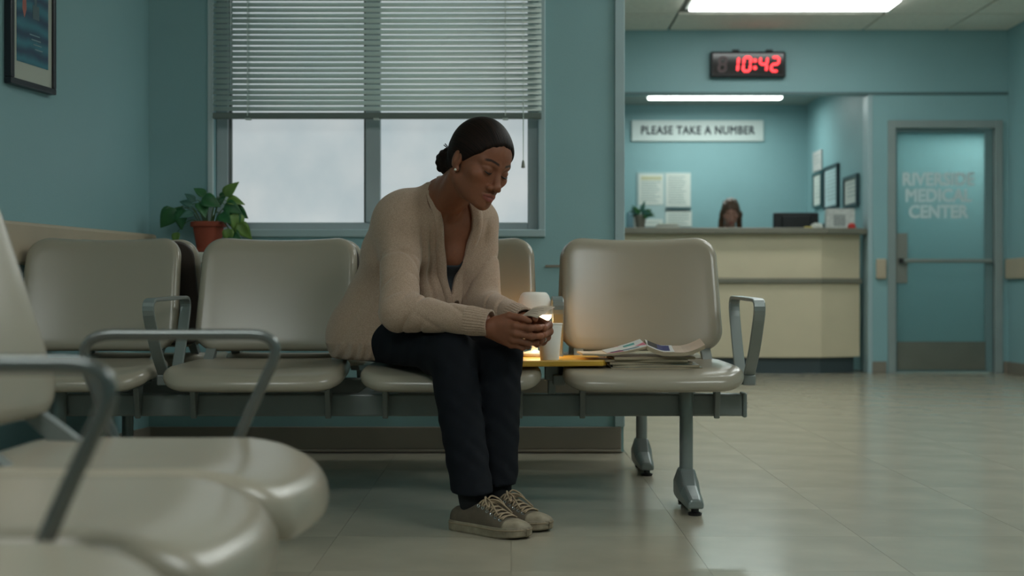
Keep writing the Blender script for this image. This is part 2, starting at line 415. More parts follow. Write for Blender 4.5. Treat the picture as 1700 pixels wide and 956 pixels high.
x = (868 - 850) / 2300 * BY - (BX0 + BX1) / 2
MB().tube([(x, -.024, 0), (x - .001, -.025, -.5), (x + .001, -.024, 1.235 - zt)], .0012, 6).tube([(x + .008, -.024, 0), (x + .006, -.025, -.5), (x + .002, -.024, 1.235 - zt)], .0012, 6).build('pull_cord', slat_m, be)
MB().lathe([(.002, .032), (.005, .026), (.008, .004), (.0085, 0), (.004, -.002)], (x + .001, -.024, 1.205 - zt), 12).build('cord_tassel', mat('tassel', srgb(120, 124, 110), .5), be)
x = (385 - 850) / 2300 * BY - (BX0 + BX1) / 2
MB().tube([(x, -.026, -.02), (x, -.03, 1.52 - zt)], .0035, 8).build('tilt_wand', mat('wand_clear', srgb(150, 168, 168), .15), be)
# ---------------------------------------------------------------- picture on the left wall
def on_left(y, off): return (lwx(y) + off, y)
ang = math.atan2(1.0, LS)                                    # direction of the left wall
fy = 4.92; fx = lwx(fy)
pe = empty('framed_picture', (fx, fy, 1.40), ang)
tag(pe, 'black framed print of a blue sea hanging on the left wall', 'picture')
# local: +x runs along the wall away from the camera, -y points into the room
fwid, fh = .31, .62
m = MB()
m.box(-fwid / 2, fwid / 2, -.03, -.002, 0, .022).box(-fwid / 2, fwid / 2, -.03, -.002, fh - .022, fh)
m.box(-fwid / 2, -fwid / 2 + .022, -.03, -.002, .022, fh - .022).box(fwid / 2 - .018, fwid / 2, -.03, -.002, .022, fh - .022)
m.build('frame', mat('frame_black', srgb(26, 30, 38), .35), pe, bevel=.003)
MB().box(-fwid / 2 + .02, fwid / 2 - .016, -.02, -.003, .02, fh - .02).build('mat_board', mat('mat_board', srgb(186, 190, 178), .8), pe)
pm = bpy.data.materials.new('sea_print'); pm.use_nodes = True; nt = pm.node_tree; b = nt.nodes['Principled BSDF']; b.inputs['Roughness'].default_value = .25
tc = nt.nodes.new('ShaderNodeTexCoord'); wv = nt.nodes.new('ShaderNodeTexWave'); wv.bands_direction = 'Z'; wv.inputs['Scale'].default_value = 5; wv.inputs['Distortion'].default_value = 4; wv.inputs['Detail'].default_value = 3
r = nt.nodes.new('ShaderNodeValToRGB'); r.color_ramp.elements[0].color = srgb(30, 66, 92); r.color_ramp.elements[1].color = srgb(48, 116, 134)
nt.links.new(tc.outputs['Object'], wv.inputs['Vector']); nt.links.new(wv.outputs['Fac'], r.inputs['Fac']); nt.links.new(r.outputs['Color'], b.inputs['Base Color'])
pr = MB().box(-fwid / 2 + .05, fwid / 2 - .045, -.0215, -.019, .085, fh - .05).build('print', pm, pe)
m = MB(); m.lathe([(.001, 0), (.014, .03), (.012, .06), (.004, .085), (.001, .09)], (-.055, -.0208, .245), 14)
for i, p in enumerate(m.v): m.v[i] = (p[0], -.0216 + (p[1] + .0208) * .03, p[2])
m.build('float', mat('print_coral', srgb(178, 104, 92), .5), pr)
MB().box(.0, .045, -.0222, -.0215, .25, .30).box(.012, .028, -.0222, -.0215, .30, .46).build('mast', mat('print_mast', srgb(84, 104, 110), .5), pr)
for k in range(4):
    MB().box(-.02 + .012 * k, .05 + .006 * k, -.0222, -.0215, .19 - .016 * k, .194 - .016 * k).build('ripple', mat('print_pale', srgb(120, 150, 158), .5), pr)
# ================================================================ RECEPTION
lam_m = mat('counter_laminate', srgb(220, 204, 174), .45, var=.04, vscale=3)
lam2_m = mat('counter_top', srgb(128, 124, 110), .4, var=.05)
kick_m = mat('counter_kick', srgb(70, 82, 86), .5)
CF = FARY - .10                                   # counter front
def cut(x1, y0, ins=0.0):                         # plan outline with a chamfered right end
    return [(WEND, y0), (2.58, y0), (x1, y0 + .16), (x1, FARY + .42), (WEND, FARY + .42)]
ce_ = empty('reception_counter', (0, 0, 0)); tag(ce_, 'beige laminate reception counter with a grey ledge and dark kick', 'counter')
MB().prism(cut(2.94, CF + .03), 'z', .135, .755).build('lower_panel', lam_m, ce_, bevel=.004)
MB().prism(cut(2.94, CF + .03), 'z', .795, 1.165).build('upper_panel', lam_m, ce_, bevel=.004)
MB().prism(cut(2.95, CF), 'z', .755, .795).build('ledge_strip', lam2_m, ce_, bevel=.006)
MB().prism(cut(2.90, CF + .08), 'z', 0, .135).build('kick', kick_m, ce_)
MB().prism([(WEND, CF - .06), (2.62, CF - .06), (OPX - .04, CF + .1), (OPX - .04, FARY + .5), (WEND, FARY + .5)], 'z', 1.165, 1.215).build('worktop', lam2_m, ce_, bevel=.008)
CT = 1.215
# strip light in the booth
e = empty('strip_light', (1.965, 13.42, AC)); tag(e, 'long bright strip light on the reception booth ceiling', 'ceiling light')
MB().box(-.66, .66, -.09, .09, -.03, 0).build('housing', white_m, e, bevel=.004)
MB().box(-.645, .645, -.06, .06, -.05, -.03).build('diffuser', emat('strip_diffuser', (.9, 1, .96, 1), 9.0), e, bevel=.012)
def area(name, loc, rot, sx, sy, w, col):
    l = bpy.data.lights.new(name, 'AREA'); l.shape = 'RECTANGLE'; l.size = sx; l.size_y = sy; l.energy = w; l.color = col
    o = bpy.data.objects.new(name, l); COL.objects.link(o); o.location = loc; o.rotation_euler = rot; return o
area('strip_light_glow', (1.965, 13.42, AC - .07), (0, 0, 0), 1.3, .15, DESK_W, (.86, 1, .97))
# sign
s = empty('sign', (2.0, AY, 0)); sx0, sx1 = (1048 - 850) / 2300 * AY, (1267 - 850) / 2300 * AY
sz0, sz1 = .68 + (485 - 235) / 2300 * AY, .68 + (485 - 200) / 2300 * AY
s.location = ((sx0 + sx1) / 2, AY, (sz0 + sz1) / 2); tag(s, 'white PLEASE TAKE A NUMBER sign on the reception wall', 'sign')
hw, hh = (sx1 - sx0) / 2, (sz1 - sz0) / 2
MB().box(-hw, hw, -.03, -.001, -hh, hh).build('board', mat('sign_white', srgb(214, 222, 218), .4, var=.02), s, bevel=.006)
text_obj('lettering', 'PLEASE TAKE A NUMBER', .118, mat('sign_ink', srgb(40, 52, 58), .5), (0, -.032, 0), parent=s, bold=.0035, xs=.84, sp=1.08)
# notices on the wall
def px(x, d): return (x - 850) / 2300 * d
def pz(y, d): return .68 + (485 - y) / 2300 * d
nb = empty('notice_board', (px(1102, AY), AY, pz(375, AY))); tag(nb, 'cork backed notice board with pinned white sheets behind the counter plant', 'notice board')
def nbx(x): return px(x, AY) - px(1102, AY)
def nbz(y): return pz(y, AY) - pz(375, AY)
MB().box(nbx(1057), nbx(1147), -.012, -.001, nbz(376), nbz(286)).build('board', mat('board_pale', srgb(170, 192, 192), .7), nb)
for i, (x0, x1, y0, y1) in enumerate([(1060, 1101, 340, 289), (1105, 1146, 343, 288), (1105, 1148, 376, 350), (1060, 1100, 376, 364)]):
    p = MB().box(nbx(x0), nbx(x1), -.018, -.013, nbz(y0), nbz(y1)).build('sheet', paper_m, nb)
    m = MB(); yy = y1 + 5
    while yy < y0 - 4:
        m.box(nbx(x0 + 4), nbx(x1 - random.uniform(4, 14)), -.0192, -.018, nbz(yy + 1.2), nbz(yy)); yy += 4
    m.build('print_lines', mat('faint_ink', srgb(150, 166, 162), .7), p)
MB().box(nbx(1105), nbx(1146), -.03, -.012, nbz(349), nbz(345)).build('clip_rail', mat('clip_dark', srgb(60, 84, 86), .4), nb)
MB().box(nbx(1064), nbx(1098), -.0195, -.018, nbz(299), nbz(293)).build('heading_band', mat('band_tan', srgb(200, 196, 160), .6), nb)
# frames on the booth side wall (face -x)
def side_thing(name, y0, y1, z0, z1, label, cat, border, fm, ins):
    e = empty(name, (OPX, (y0 + y1) / 2, z0)); tag(e, label, cat)
    hd = (y1 - y0) / 2; h = z1 - z0
    if border:
        m = MB(); b_ = border
        m.box(-.03, -.001, -hd, hd, 0, b_).box(-.03, -.001, -hd, hd, h - b_, h).box(-.03, -.001, -hd, -hd + b_, b_, h - b_).box(-.03, -.001, hd - b_, hd, b_, h - b_)
        m.build('frame', fm, e)
    p = MB().box(-.016, -.002, -hd + border, hd - border, border, h - border).build('sheet', ins, e)
    m = MB(); z = h - border - .05
    while z > border + .05:
        m.box(-.0172, -.016, -hd + border + .04, hd - border - random.uniform(.04, .12), z, z + .008); z -= .035
    m.build('print_lines', mat('faint_ink', srgb(150, 166, 162), .7), p)
    return e
dkf = mat('frame_dark', srgb(34, 56, 62), .4)
def sy(x): return OPX * 2300 / (x - 850)
side_thing('framed_certificate', sy(1427), sy(1404), pz(343, 12.2), pz(290, 12.2), 'small dark framed certificate nearest the booth opening', 'picture', .03, dkf, paper_m)
side_thing('framed_poster', sy(1394), sy(1371), pz(346, 13), pz(274, 13), 'tall framed poster in the middle of the booth side wall', 'picture', .025, dkf, mat('poster_pale', srgb(190, 212, 214), .4, var=.06))
side_thing('wall_notice', sy(1367), sy(1353), pz(344, 13.6), pz(286, 13.6), 'narrow framed notice farthest back on the booth side wall', 'notice', .02, mat('frame_teal', srgb(70, 104, 106), .5), paper_m)
side_thing('paper_flyer', sy(1366), sy(1352), pz(283, 13.6), pz(250, 13.6), 'pinkish paper flyer taped high on the booth side wall', 'flyer', 0.0, dkf, mat('flyer_pink', srgb(200, 196, 192), .7, var=.1, vscale=30))
# monitor seen from behind
my = 12.25; e = empty('monitor', (px(1321, my), my, CT)); tag(e, 'black computer monitor standing behind the counter edge', 'monitor')
e.location.z = .98
dz = 1.0
MB().box(-.20, .20, -.02, .02, pz(378, my) - .16 - .98, pz(353, my) - .98).build('screen_housing', black_m, e, bevel=.01)
MB().box(-.13, .13, -.04, -.018, pz(378, my) - .12 - .98, pz(358, my) - .98).build('rear_bulge', black_m, e, bevel=.012)
MB().box(-.03, .03, -.03, .03, .01, .2).build('neck', black_m, e)
MB().box(-.11, .11, -.09, .09, 0, .012).build('base', black_m, e, bevel=.004)
# desk behind the counter
dk = empty('reception_desk', (1.7, FARY + .9, 0)); tag(dk, 'low beige desk hidden behind the reception counter', 'desk')
MB().box(-1.1, 1.22, -.38, -.02, .94, .98).build('desktop', lam2_m, dk)
for x in (-1.05, 1.15):
    for y in (-.35, -.06): MB().box(x - .025, x + .025, y - .025, y + .025, 0, .94).build('leg', dmetal_m, dk)
# counter clutter
hy = 11.85
e = empty('leaflet_holder', (px(1395, hy), hy, CT)); tag(e, 'clear stand of grey leaflets on the right end of the counter', 'leaflet holder')
pz0 = 0
m = MB(); m.prism([(-.09, 0), (.06, 0), (.06, .008), (.015, .175), (.005, .175), (-.0, .02), (-.09, .008)], 'x', -.128, .128); m.build('stand', mat('acrylic', srgb(186, 196, 192), .15), e)
MB().prism([(-.012, .012), (.0, .178), (-.006, .180), (-.02, .012)], 'x', -.120, .120).build('leaflet', mat('leaflet_grey', srgb(196, 198, 192), .6, var=.15, vscale=40), e)
MB().prism([(-.0205, .03), (-.0105, .13), (-.012, .13), (-.022, .03)], 'x', -.06, .04).build('picture_print', mat('leaflet_photo', srgb(150, 154, 150), .6, var=.2, vscale=50), e)
e = empty('stapler', (px(1414, 11.7), 11.7, CT)); tag(e, 'small red plastic bell on the counter beside the leaflets', 'bell'); e.name = 'counter_bell'
red_m = mat('red_plastic', srgb(196, 52, 44), .35)
MB().lathe([(.04, 0), (.042, .008), (.036, .012)], n=20).build('base', red_m, e)
MB().lathe([(.034, .012), (.033, .026), (.024, .042), (.010, .049), (.001, .05)], n=20).build('dome', red_m, e, smooth=True)
MB().lathe([(.006, .05), (.007, .056), (.001, .06)], n=12).build('button', white_m, e)
e = empty('tissue_pack', (px(1350, 11.75), 11.75, CT)); tag(e, 'crumpled pale tissue with a yellow packet on the counter', 'tissue')
MB().box(-.075, -.01, -.03, .03, 0, .022).build('packet', mat('packet_yellow', srgb(196, 174, 72), .5), e, bevel=.006)
bm = bmesh.new(); bmesh.ops.create_icosphere(bm, subdivisions=3, radius=.045)
for v in bm.verts:
    v.co *= 1 + .25 * math.sin(v.co.x * 160 + v.co.z * 90) * math.cos(v.co.y * 130); v.co.z = max(v.co.z * .7 + .02, 0); v.co.x += .03
me = bpy.data.meshes.new('tissue'); bm.to_mesh(me); bm.free(); me.materials.append(paper_m); put('tissue', me, e)
e = empty('pen_cup', (px(1366, 11.9), 11.9, CT)); tag(e, 'tiny dark teal pen cup between the tissue and leaflets', 'cup')
MB().lathe([(.02, 0), (.022, .05), (.019, .05), (.017, .006)], n=16).build('cup', mat('teal_dark', srgb(40, 74, 76), .4), e)
MB().tube([(.004, 0, .008), (.012, 0, .065)], .003, 6).build('pen', black_m, e)
# counter plant
def leaf_mesh(name, m, L=.08, W=.05, bend=.35, fold=.25):
    mb = MB(); nu, nv = 9, 5; v = []; f = []
    for i in range(nu):
        t = i / (nu - 1); w = W / 2 * (math.sin(math.pi * min(t * 1.0, 1) ** .62)) ** .9 if 0 < t < 1 else .0008
        for j in range(nv):
            q = j / (nv - 1) * 2 - 1
            v.append((q * w, t * L, -bend * L * t * t + fold * abs(q) * w))
    for i in range(nu - 1):
        for j in range(nv - 1): f.append((i * nv + j, i * nv + j + 1, (i + 1) * nv + j + 1, (i + 1) * nv + j))
    n0 = len(v); v += [(x, y, z - .0008) for x, y, z in v]; f += [tuple(i + n0 for i in q[::-1]) for q in f]
    for i in range(nu - 1):
        for j in (0, nv - 1): f.append((i * nv + j, (i + 1) * nv + j, n0 + (i + 1) * nv + j, n0 + i * nv + j))
    mb.add(v, f); return mb.mesh(name, m, smooth=True)
def place_leaf(me, base, direc, roll, parent, scale=1.0):
    d = Vector(direc).normalized(); up = Vector((0, -.85, .5)); x = d.cross(up)
    x = x.normalized() if x.length > 1e-3 else Vector((1, 0, 0)); z = x.cross(d)
    R = Matrix((x, d, z)).transposed().to_4x4() @ Matrix.Rotation(roll, 4, 'Y')
    o = put('leaf', me, parent); o.matrix_local = Matrix.Translation(base) @ R @ Matrix.Scale(scale, 4); return o
green1 = mat('leaf_green', srgb(48, 104, 58), .4, var=.25, vscale=18, spec=.5)
green2 = mat('leaf_light', srgb(108, 142, 66), .4, var=.2, vscale=14)
green3 = mat('leaf_teal', srgb(66, 112, 100), .5, var=.2)
cpy = 11.8; e = empty('potted_plant', (px(1063, cpy), cpy, CT)); tag(e, 'small leafy plant in a grey pot on the left of the counter', 'plant')
MB().lathe([(.034, 0), (.05, .10), (.053, .104), (.053, .118), (.047, .118), (.045, .1)], n=24).build('pot', mat('pot_grey', srgb(120, 116, 104), .7), e)
MB().lathe([(.0, .104), (.046, .105)], n=16, cap=False).build('soil', mat('soil', srgb(48, 40, 32), .9), e)
lm3 = leaf_mesh('leaf', green3, .075, .034, .5, .2)
lm1 = leaf_mesh('leaf', green1, .075, .034, .5, .2)
for k in range(22):
    a = random.uniform(0, 6.28); el = random.uniform(.1, 1.2)
    place_leaf(random.choice((lm1, lm3)), (.02 * math.cos(a), .02 * math.sin(a), .11 + random.uniform(0, .03)), (math.cos(a) * math.cos(el), math.sin(a) * math.cos(el), math.sin(el)), random.uniform(-.4, .4), e, random.uniform(.8, 1.35))
e = empty('desk_tray', (px(1050, 12.08), 12.08, CT)); tag(e, 'pale blue and white upright file at the far left of the counter', 'file')
MB().box(-.045, .0, -.08, .08, 0, .16).build('folder', mat('folder_blue', srgb(150, 190, 206), .5), e)
MB().box(.004, .05, -.08, .08, 0, .12).build('folder', paper_m, e)
e = empty('paper_stack', (px(1108, 11.85), 11.85, CT)); tag(e, 'low pale pile of forms on the counter under the notices', 'papers')
for k in range(4): MB().box(-.11 + .01 * k, .10 - .008 * k, -.08, .08, k * .012, k * .012 + .011).build('form', mat('form_%d' % (k % 2), srgb(176 + 20 * (k % 2), 178 + 18 * (k % 2), 176), .7), e)

# ================================================================ GLAZED DOOR
dfm = mat('door_frame_paint', srgb(142, 154, 152), .4, var=.04)
de = empty('door_1', ((DX0 + DX1) / 2, FARY, 0)); struct(de, 'frosted glass door lettered RIVERSIDE MEDICAL CENTER in a grey frame', 'door')
cx = (DX0 + DX1) / 2; hw = (DX1 - DX0) / 2
for a in ((-hw - .05, -hw + .015, 0, DZ + .05), (hw - .015, hw + .05, 0, DZ + .05)):
    MB().box(a[0], a[1], -.025, .13, a[2], a[3]).build('jamb', dfm, de, bevel=.005)
MB().box(-hw + .015, hw - .015, -.025, .13, DZ - .015, DZ + .05).build('head_jamb', dfm, de, bevel=.005)
lf = MB()
lf.box(-hw + .02, -hw + .035, .02, .065, .01, DZ - .02); lf.box(hw - .085, hw - .02, .02, .065, .01, DZ - .02)
lf.box(-hw + .035, hw - .085, .02, .065, DZ - .05, DZ - .02); lf.box(-hw + .035, hw - .085, .02, .065, .01, .03)
lf.build('door_leaf', mat('door_paint', srgb(110, 136, 138), .4), de, bevel=.003)
gm = bpy.data.materials.new('frosted_glass'); gm.use_nodes = True; nt = gm.node_tree; b = nt.nodes['Principled BSDF']
b.inputs['Base Color'].default_value = srgb(118, 150, 152); b.inputs['Roughness'].default_value = .3
t = nt.nodes.new('ShaderNodeBsdfTranslucent'); t.inputs[0].default_value = srgb(190, 214, 214); mx = nt.nodes.new('ShaderNodeMixShader'); mx.inputs[0].default_value = .65
nt.links.new(b.outputs[0], mx.inputs[1]); nt.links.new(t.outputs[0], mx.inputs[2]); nt.links.new(mx.outputs[0], nt.nodes['Material Output'].inputs['Surface'])
MB().box(-hw + .035, hw - .085, .036, .044, .03, DZ - .05).build('glass_pane', gm, de)
lm_ = bpy.data.materials.new('etched_letters'); lm_.use_nodes = True; nt = lm_.node_tree; b = nt.nodes['Principled BSDF']
b.inputs['Base Color'].default_value = srgb(216, 230, 232)
t = nt.nodes.new('ShaderNodeBsdfTranslucent'); t.inputs[0].default_value = srgb(240, 250, 250); mx = nt.nodes.new('ShaderNodeMixShader'); mx.inputs[0].default_value = .05
nt.links.new(b.outputs[0], mx.inputs[1]); nt.links.new(t.outputs[0], mx.inputs[2]); nt.links.new(mx.outputs[0], nt.nodes['Material Output'].inputs['Surface'])
for k, w in enumerate(('RIVERSIDE', 'MEDICAL', 'CENTER')):
    text_obj('lettering', w, .150, lm_, (-.045, .034, pz(298 + 27 * k, FARY)), parent=de, bold=.0055, xs=.90)
MB().box(-hw + .035, hw - .085, .012, .034, .03, .265).build('kick_plate', mat('kick_steel', srgb(128, 128, 118), .4, metal=.6, var=.05), de)
MB().box(-hw + .022, -hw + .12, .004, .034, pz(470, FARY), pz(387, FARY)).build('lock_plate', mat('lock_plate', srgb(140, 140, 132), .4, metal=.3), de, bevel=.004)
MB().tube([(-hw + .06, -.03, pz(433, FARY)), (hw - .05, -.03, pz(433, FARY))], .017, 12).tube([(-hw + .07, .03, pz(433, FARY)), (-hw + .07, -.03, pz(433, FARY))], .012, 8).tube([(hw - .06, .03, pz(433, FARY)), (hw - .06, -.03, pz(433, FARY))], .012, 8).build('push_bar', mat('bar_grey', srgb(150, 156, 150), .35, metal=.3), de, smooth=False)
MB().lathe([(.022, -.02), (.022, .02)], (-hw + .06, -.03, pz(433, FARY)), 16).build('bar_cap', black_m, de)
area('corridor_lamp', (4.02, FARY + .55, 2.45), (math.radians(-14), math.radians(8), 0), .25, .5, HALL_W, (.88, 1, .98))

# ================================================================ DIGITAL CLOCK
cy = FARY; e = empty('digital_clock', (px(1240, cy), cy, pz(109, cy))); tag(e, 'black wall clock with red digits showing 10:42', 'clock')
hw, hh = .315, .108
MB().box(-hw, hw, -.07, -.001, -hh, hh).build('case', black_m, e, bevel=.014)
MB().box(-hw + .02, hw - .02, -.074, -.07, -hh + .02, hh - .02).build('display', mat('display_glass', srgb(26, 14, 16), .12), e)
for x in (-.1, .18): MB().box(x - .03, x + .03, -.05, -.01, hh, hh + .02).build('mount_tab', black_m, e, bevel=.005)
red_e = emat('red_segments', (1, .035, .045, 1), 2.6); red_e.node_tree.nodes['Principled BSDF'].inputs['Base Color'].default_value = (.3, .01, .01, 1)
red_off = mat('unlit_segments', srgb(60, 18, 20), .4)
SEG = {'0': 'abcdef', '1': 'bc', '4': 'fgbc', '2': 'abged', '8': 'abcdefg'}
def digit(ch, x, m, name):
    w, h, t = .078, .135, .021; mb = MB(); sk = .10
    def bar(x0, z0, x1, z1):
        d = Vector((x1 - x0, z1 - z0)); L = d.length; d.normalize(); n_ = Vector((-d.y, d.x)); k = t / 2
        pts = [(x0, z0), (x0 + d.x * k + n_.x * k, z0 + d.y * k + n_.y * k), (x1 - d.x * k + n_.x * k, z1 - d.y * k + n_.y * k), (x1, z1), (x1 - d.x * k - n_.x * k, z1 - d.y * k - n_.y * k), (x0 + d.x * k - n_.x * k, z0 + d.y * k - n_.y * k)]
        pts = [(x + p[0] + sk * p[1], p[1]) for p in pts]; mb.prism(pts, 'y', -.0775, -.074)
    hx, hz = w / 2 - t / 2, h / 2 - t / 2
    S = {'a': (-hx, hz, hx, hz), 'g': (-hx, 0, hx, 0), 'd': (-hx, -hz, hx, -hz), 'f': (-hx, 0, -hx, hz), 'b': (hx, 0, hx, hz), 'e': (-hx, -hz, -hx, 0), 'c': (hx, -hz, hx, 0)}
    for s_ in SEG[ch]: bar(*S[s_])
    return mb.build(name, m, e)
digit('8', -.215, red_off, 'unlit_digit')
for ch, x in (('1', -.115), ('0', -.012), ('4', .125), ('2', .222)): digit(ch, x, red_e, 'digit')
for z in (-.03, .03): MB().prism([(.055 + .016 * math.cos(a * math.pi / 6), z + .016 * math.sin(a * math.pi / 6)) for a in range(12)], 'y', -.0775, -.074).build('colon_dot', red_e, e)
# ================================================================ BEAM SEATING
def chair_parts(hw=.283, depth=.47, back_hw=.272, seat_z=.448, narrow=False):
    """seat and back meshes, local: x across, -y forward (front edge at y=0), z up"""
    hd = depth / 2
    def seat_def(u, v, w):
        # v=-hd front .. +hd back ; w 0 top .. th bottom
        q = u / hw; t = (v + hd) / depth
        y = v + hd
        y -= .035 * (1 - q * q) * (1 - t) ** 2                     # bowed front
        uu = u * (1 - .10 * t * t)
        z = seat_z - w
        z += -.016 * (1 - q * q) * math.sin(math.pi * min(1, max(0, t))) - .030 * max(0, .28 - t) ** 2 / .0784 + .012 * t
        return (uu, y, z)
    seat = pillow(hw, hd, .085, .05, .024, seat_def, n=10, inner=7).mesh('seat', chair_m, smooth=True)
    bh = .205
    def back_def(off, grow=0.0):
        def f(u, v, w):
            q = u / back_hw; t = (v + bh) / (2 * bh)
            uu = u * (1.02 - .045 * t)
            z = .480 + (v + bh) * .965 - .014 * (1 - q * q) * t ** 3
            y = depth - .035 + .125 * t + .032 * (1 - q * q) - .02 * (1 - t) ** 2 * 0 + w + off
            return (uu, y, z)
        return f
    back = pillow(back_hw, bh, .078, .058, .028, back_def(-.008), n=10, inner=7).mesh('backrest', chair_m, smooth=True)
    shell = pillow(back_hw - .012, bh - .008, .066, .022, .010, back_def(.049), n=8, inner=3).mesh('back_shell', shell_m, smooth=True)
    br = MB()
    br.prism([(.02, seat_z - .048), (.34, seat_z - .048), (.34, seat_z - .062), (.05, seat_z - .075)], 'x', -.012, .012)
    br.prism([(.165, seat_z - .06), (.235, seat_z - .06), (.205, seat_z - .172), (.192, seat_z - .172)], 'x', -.009, .009)
    bracket = br.mesh('seat_bracket', dmetal_m)
    sp = MB(); sp.prism([(.30, seat_z - .06), (.36, seat_z - .06), (depth + .06, .52), (depth + .075, .60), (depth + .055, .60), (depth + .035, .525)], 'x', -.016, .016)
    spine = sp.mesh('back_bracket', dmetal_m)
    return dict(seat=seat, backrest=back, back_shell=shell, seat_bracket=bracket, back_bracket=spine)
def place_chair(parts, root, x, y, rz, br_off, sx=1.0):
    M = Matrix.Translation((x, y, 0)) @ Matrix.Rotation(rz, 4, 'Z') @ Matrix.Diagonal((sx, 1, 1, 1))
    for nm in ('seat', 'backrest', 'back_shell'):
        o = put(nm, parts[nm], root); o.matrix_local = M
    for s_ in (-1, 1):
        for nm in ('seat_bracket', 'back_bracket'):
            o = put(nm, parts[nm], root, bevel=.003 if nm == 'seat_bracket' else 0); o.matrix_local = M @ Matrix.Translation((s_ * br_off, 0, 0))
FY = 4.235                      # front edge of the front seats
cp = chair_parts()
bench = empty('beam_bench', (0, FY + .25, 0)); tag(bench, 'back-to-back row of taupe seats on a grey beam by the window', 'bench')
off = Vector((0, -(FY + .25), 0))
def lb(o):                      # world-built part -> local of the bench
    o.location = Vector(o.location) + off; return o
CXS = [-1.412, -.803, -.19, .44]
for cxx in CXS: place_chair(cp, bench, cxx, FY + off.y, 0, .215)
RYC = 9.79 - FY
for cxx in (-1.36, -.803, -.19, .44): place_chair(cp, bench, cxx, RYC + off.y, math.pi, .215, .88 if cxx < -1 else 1.0)
BYF = FY + .19                  # front face of the front beam
lb(MB().box(-1.70, .742, BYF + .03, BYF + .095, .281, .352).build('beam', dmetal_m, bench, bevel=.006))
lb(MB().box(.742, .756, BYF + .026, BYF + .099, .277, .356).build('beam_end_cap', metal_m, bench, bevel=.005))
RB = 9.79 - BYF
lb(MB().box(-1.60, .70, RB - .095, RB - .03, .281, .352).build('beam', dmetal_m, bench, bevel=.006))
for x in (-1.45, -.49, .50): lb(MB().box(x - .025, x + .025, BYF + .095, RB - .095, .30, .345).build('cross_bar', dmetal_m, bench, bevel=.004))
def leg(x, y, fwd=-1):
    L = MB().lathe([(.0215, .06), (.0215, .285), (.0235, .285), (.0235, .372), (.021, .376), (.001, .377)], (x, y, 0), 24).build('leg', metal_m, bench, smooth=True)
    L.modifiers.new('es', 'EDGE_SPLIT').split_angle = math.radians(40); lb(L)
    f = MB(); w0, w1 = .034, .024
    prof = [(.065, .03, .105, .034), (.03, .026, .118, .036), (-.03, .024, .118, .036), (-.10, .022, .075, .032), (-.20, .02, .058, .027), (-.235, .022, .05, .024)]
    v = []
    for (dy, z0, z1, w) in prof:
        yy = y - fwd * dy * -1 if fwd > 0 else y + dy
        for (a, z) in ((-w, z0), (w, z0), (w, z0 + (z1 - z0) * .55), (w * .62, z1), (-w * .62, z1), (-w, z0 + (z1 - z0) * .55)): v.append((x + a, yy, z))
    fs = []
    for i in range(len(prof) - 1):
        for k in range(6): fs.append((i * 6 + k, i * 6 + (k + 1) % 6, (i + 1) * 6 + (k + 1) % 6, (i + 1) * 6 + k))
    fs += [tuple(range(6))[::-1], tuple(range(len(v) - 6, len(v)))]
    f.add(v, fs); ft = f.build('foot', metal_m, bench, bevel=.006); lb(ft)
    for dy in (.045, -.21):
        g = MB().lathe([(.02, 0), (.022, .008), (.012, .011), (.012, .03)], (x, y + dy, 0), 14).build('glide', black_m, bench); lb(g)
leg(.558, BYF + .012); leg(-1.45, BYF + .012)
leg(.50, 5.35); leg(-1.47, 5.30)
# flat-bar armrests
def arm(x, d0=0.0):
    P = [(x, FY + .165 + d0 * .5, .415), (x, FY + .06 + d0, .50), (x, FY - .055 + d0, .655), (x, FY + .48, .664), (x, FY + .40, .52), (x, FY + .33, .415)]
    o = MB().ribbon(smoothpath(P, .075, 7), (1, 0, 0), .036, .011).build('armrest', metal_m, bench, bevel=.003); lb(o)
    o = MB().box(x - .02, x + .02, FY + .15, FY + .345, .385, .418).build('arm_bracket', dmetal_m, bench, bevel=.004); lb(o)
arm(-1.105); arm(.752); arm(.150, .27)
# yellow tray table between the two right seats
ylw_m = mat('yellow_laminate', srgb(206, 162, 58), .38, var=.06, vscale=8)
TT = .469
o = MB().prism([(.022, FY + .03), (.285, FY + .075), (.300, FY + .13), (.285, FY + .40), (.022, FY + .42)], 'z', TT - .019, TT).build('tray_top', ylw_m, bench, bevel=.004); lb(o)
o = MB().box(.105, .150, FY + .18, FY + .26, .40, TT - .019).box(.115, .14, FY + .21, FY + .24, .352, .40).build('tray_post', dmetal_m, bench, bevel=.004); lb(o)

# ---------------------------------------------------------------- near bench, facing right
cp2 = chair_parts(hw=.226, depth=.45, back_hw=.218)
def seat2(u_hw=.228, depth=.47):
    hd = depth / 2
    def sd(u, v, w):
        q = u / u_hw; t = (v + hd) / depth; y = v + hd
        y -= .03 * (1 - q * q) * (1 - t) ** 2
        z = .448 - w - .012 * (1 - q * q) * math.sin(math.pi * t) - .045 * max(0, .30 - t) ** 2 / .09
        return (u, y, z)
    return pillow(u_hw, hd, .075, .075, .032, sd, n=10, inner=8).mesh('seat', chair_m, smooth=True)
cp2['seat'] = seat2()
NX = -.308
near = empty('beam_bench', (NX - .25, 1.5, 0)); tag(near, 'blurred nearest row of taupe seats with round tube arms', 'bench')
noff = Vector((-(NX - .25), -1.5, 0))
def ln(o): o.location = Vector(o.location) + noff; return o
for yy in (2.045, 1.575, 1.105):
    place_chair(cp2, near, NX + noff.x, yy + noff.y, math.pi / 2, .16)
ln(MB().box(NX - .30, NX - .23, .82, 2.30, .281, .352).build('beam', dmetal_m, near, bevel=.006))
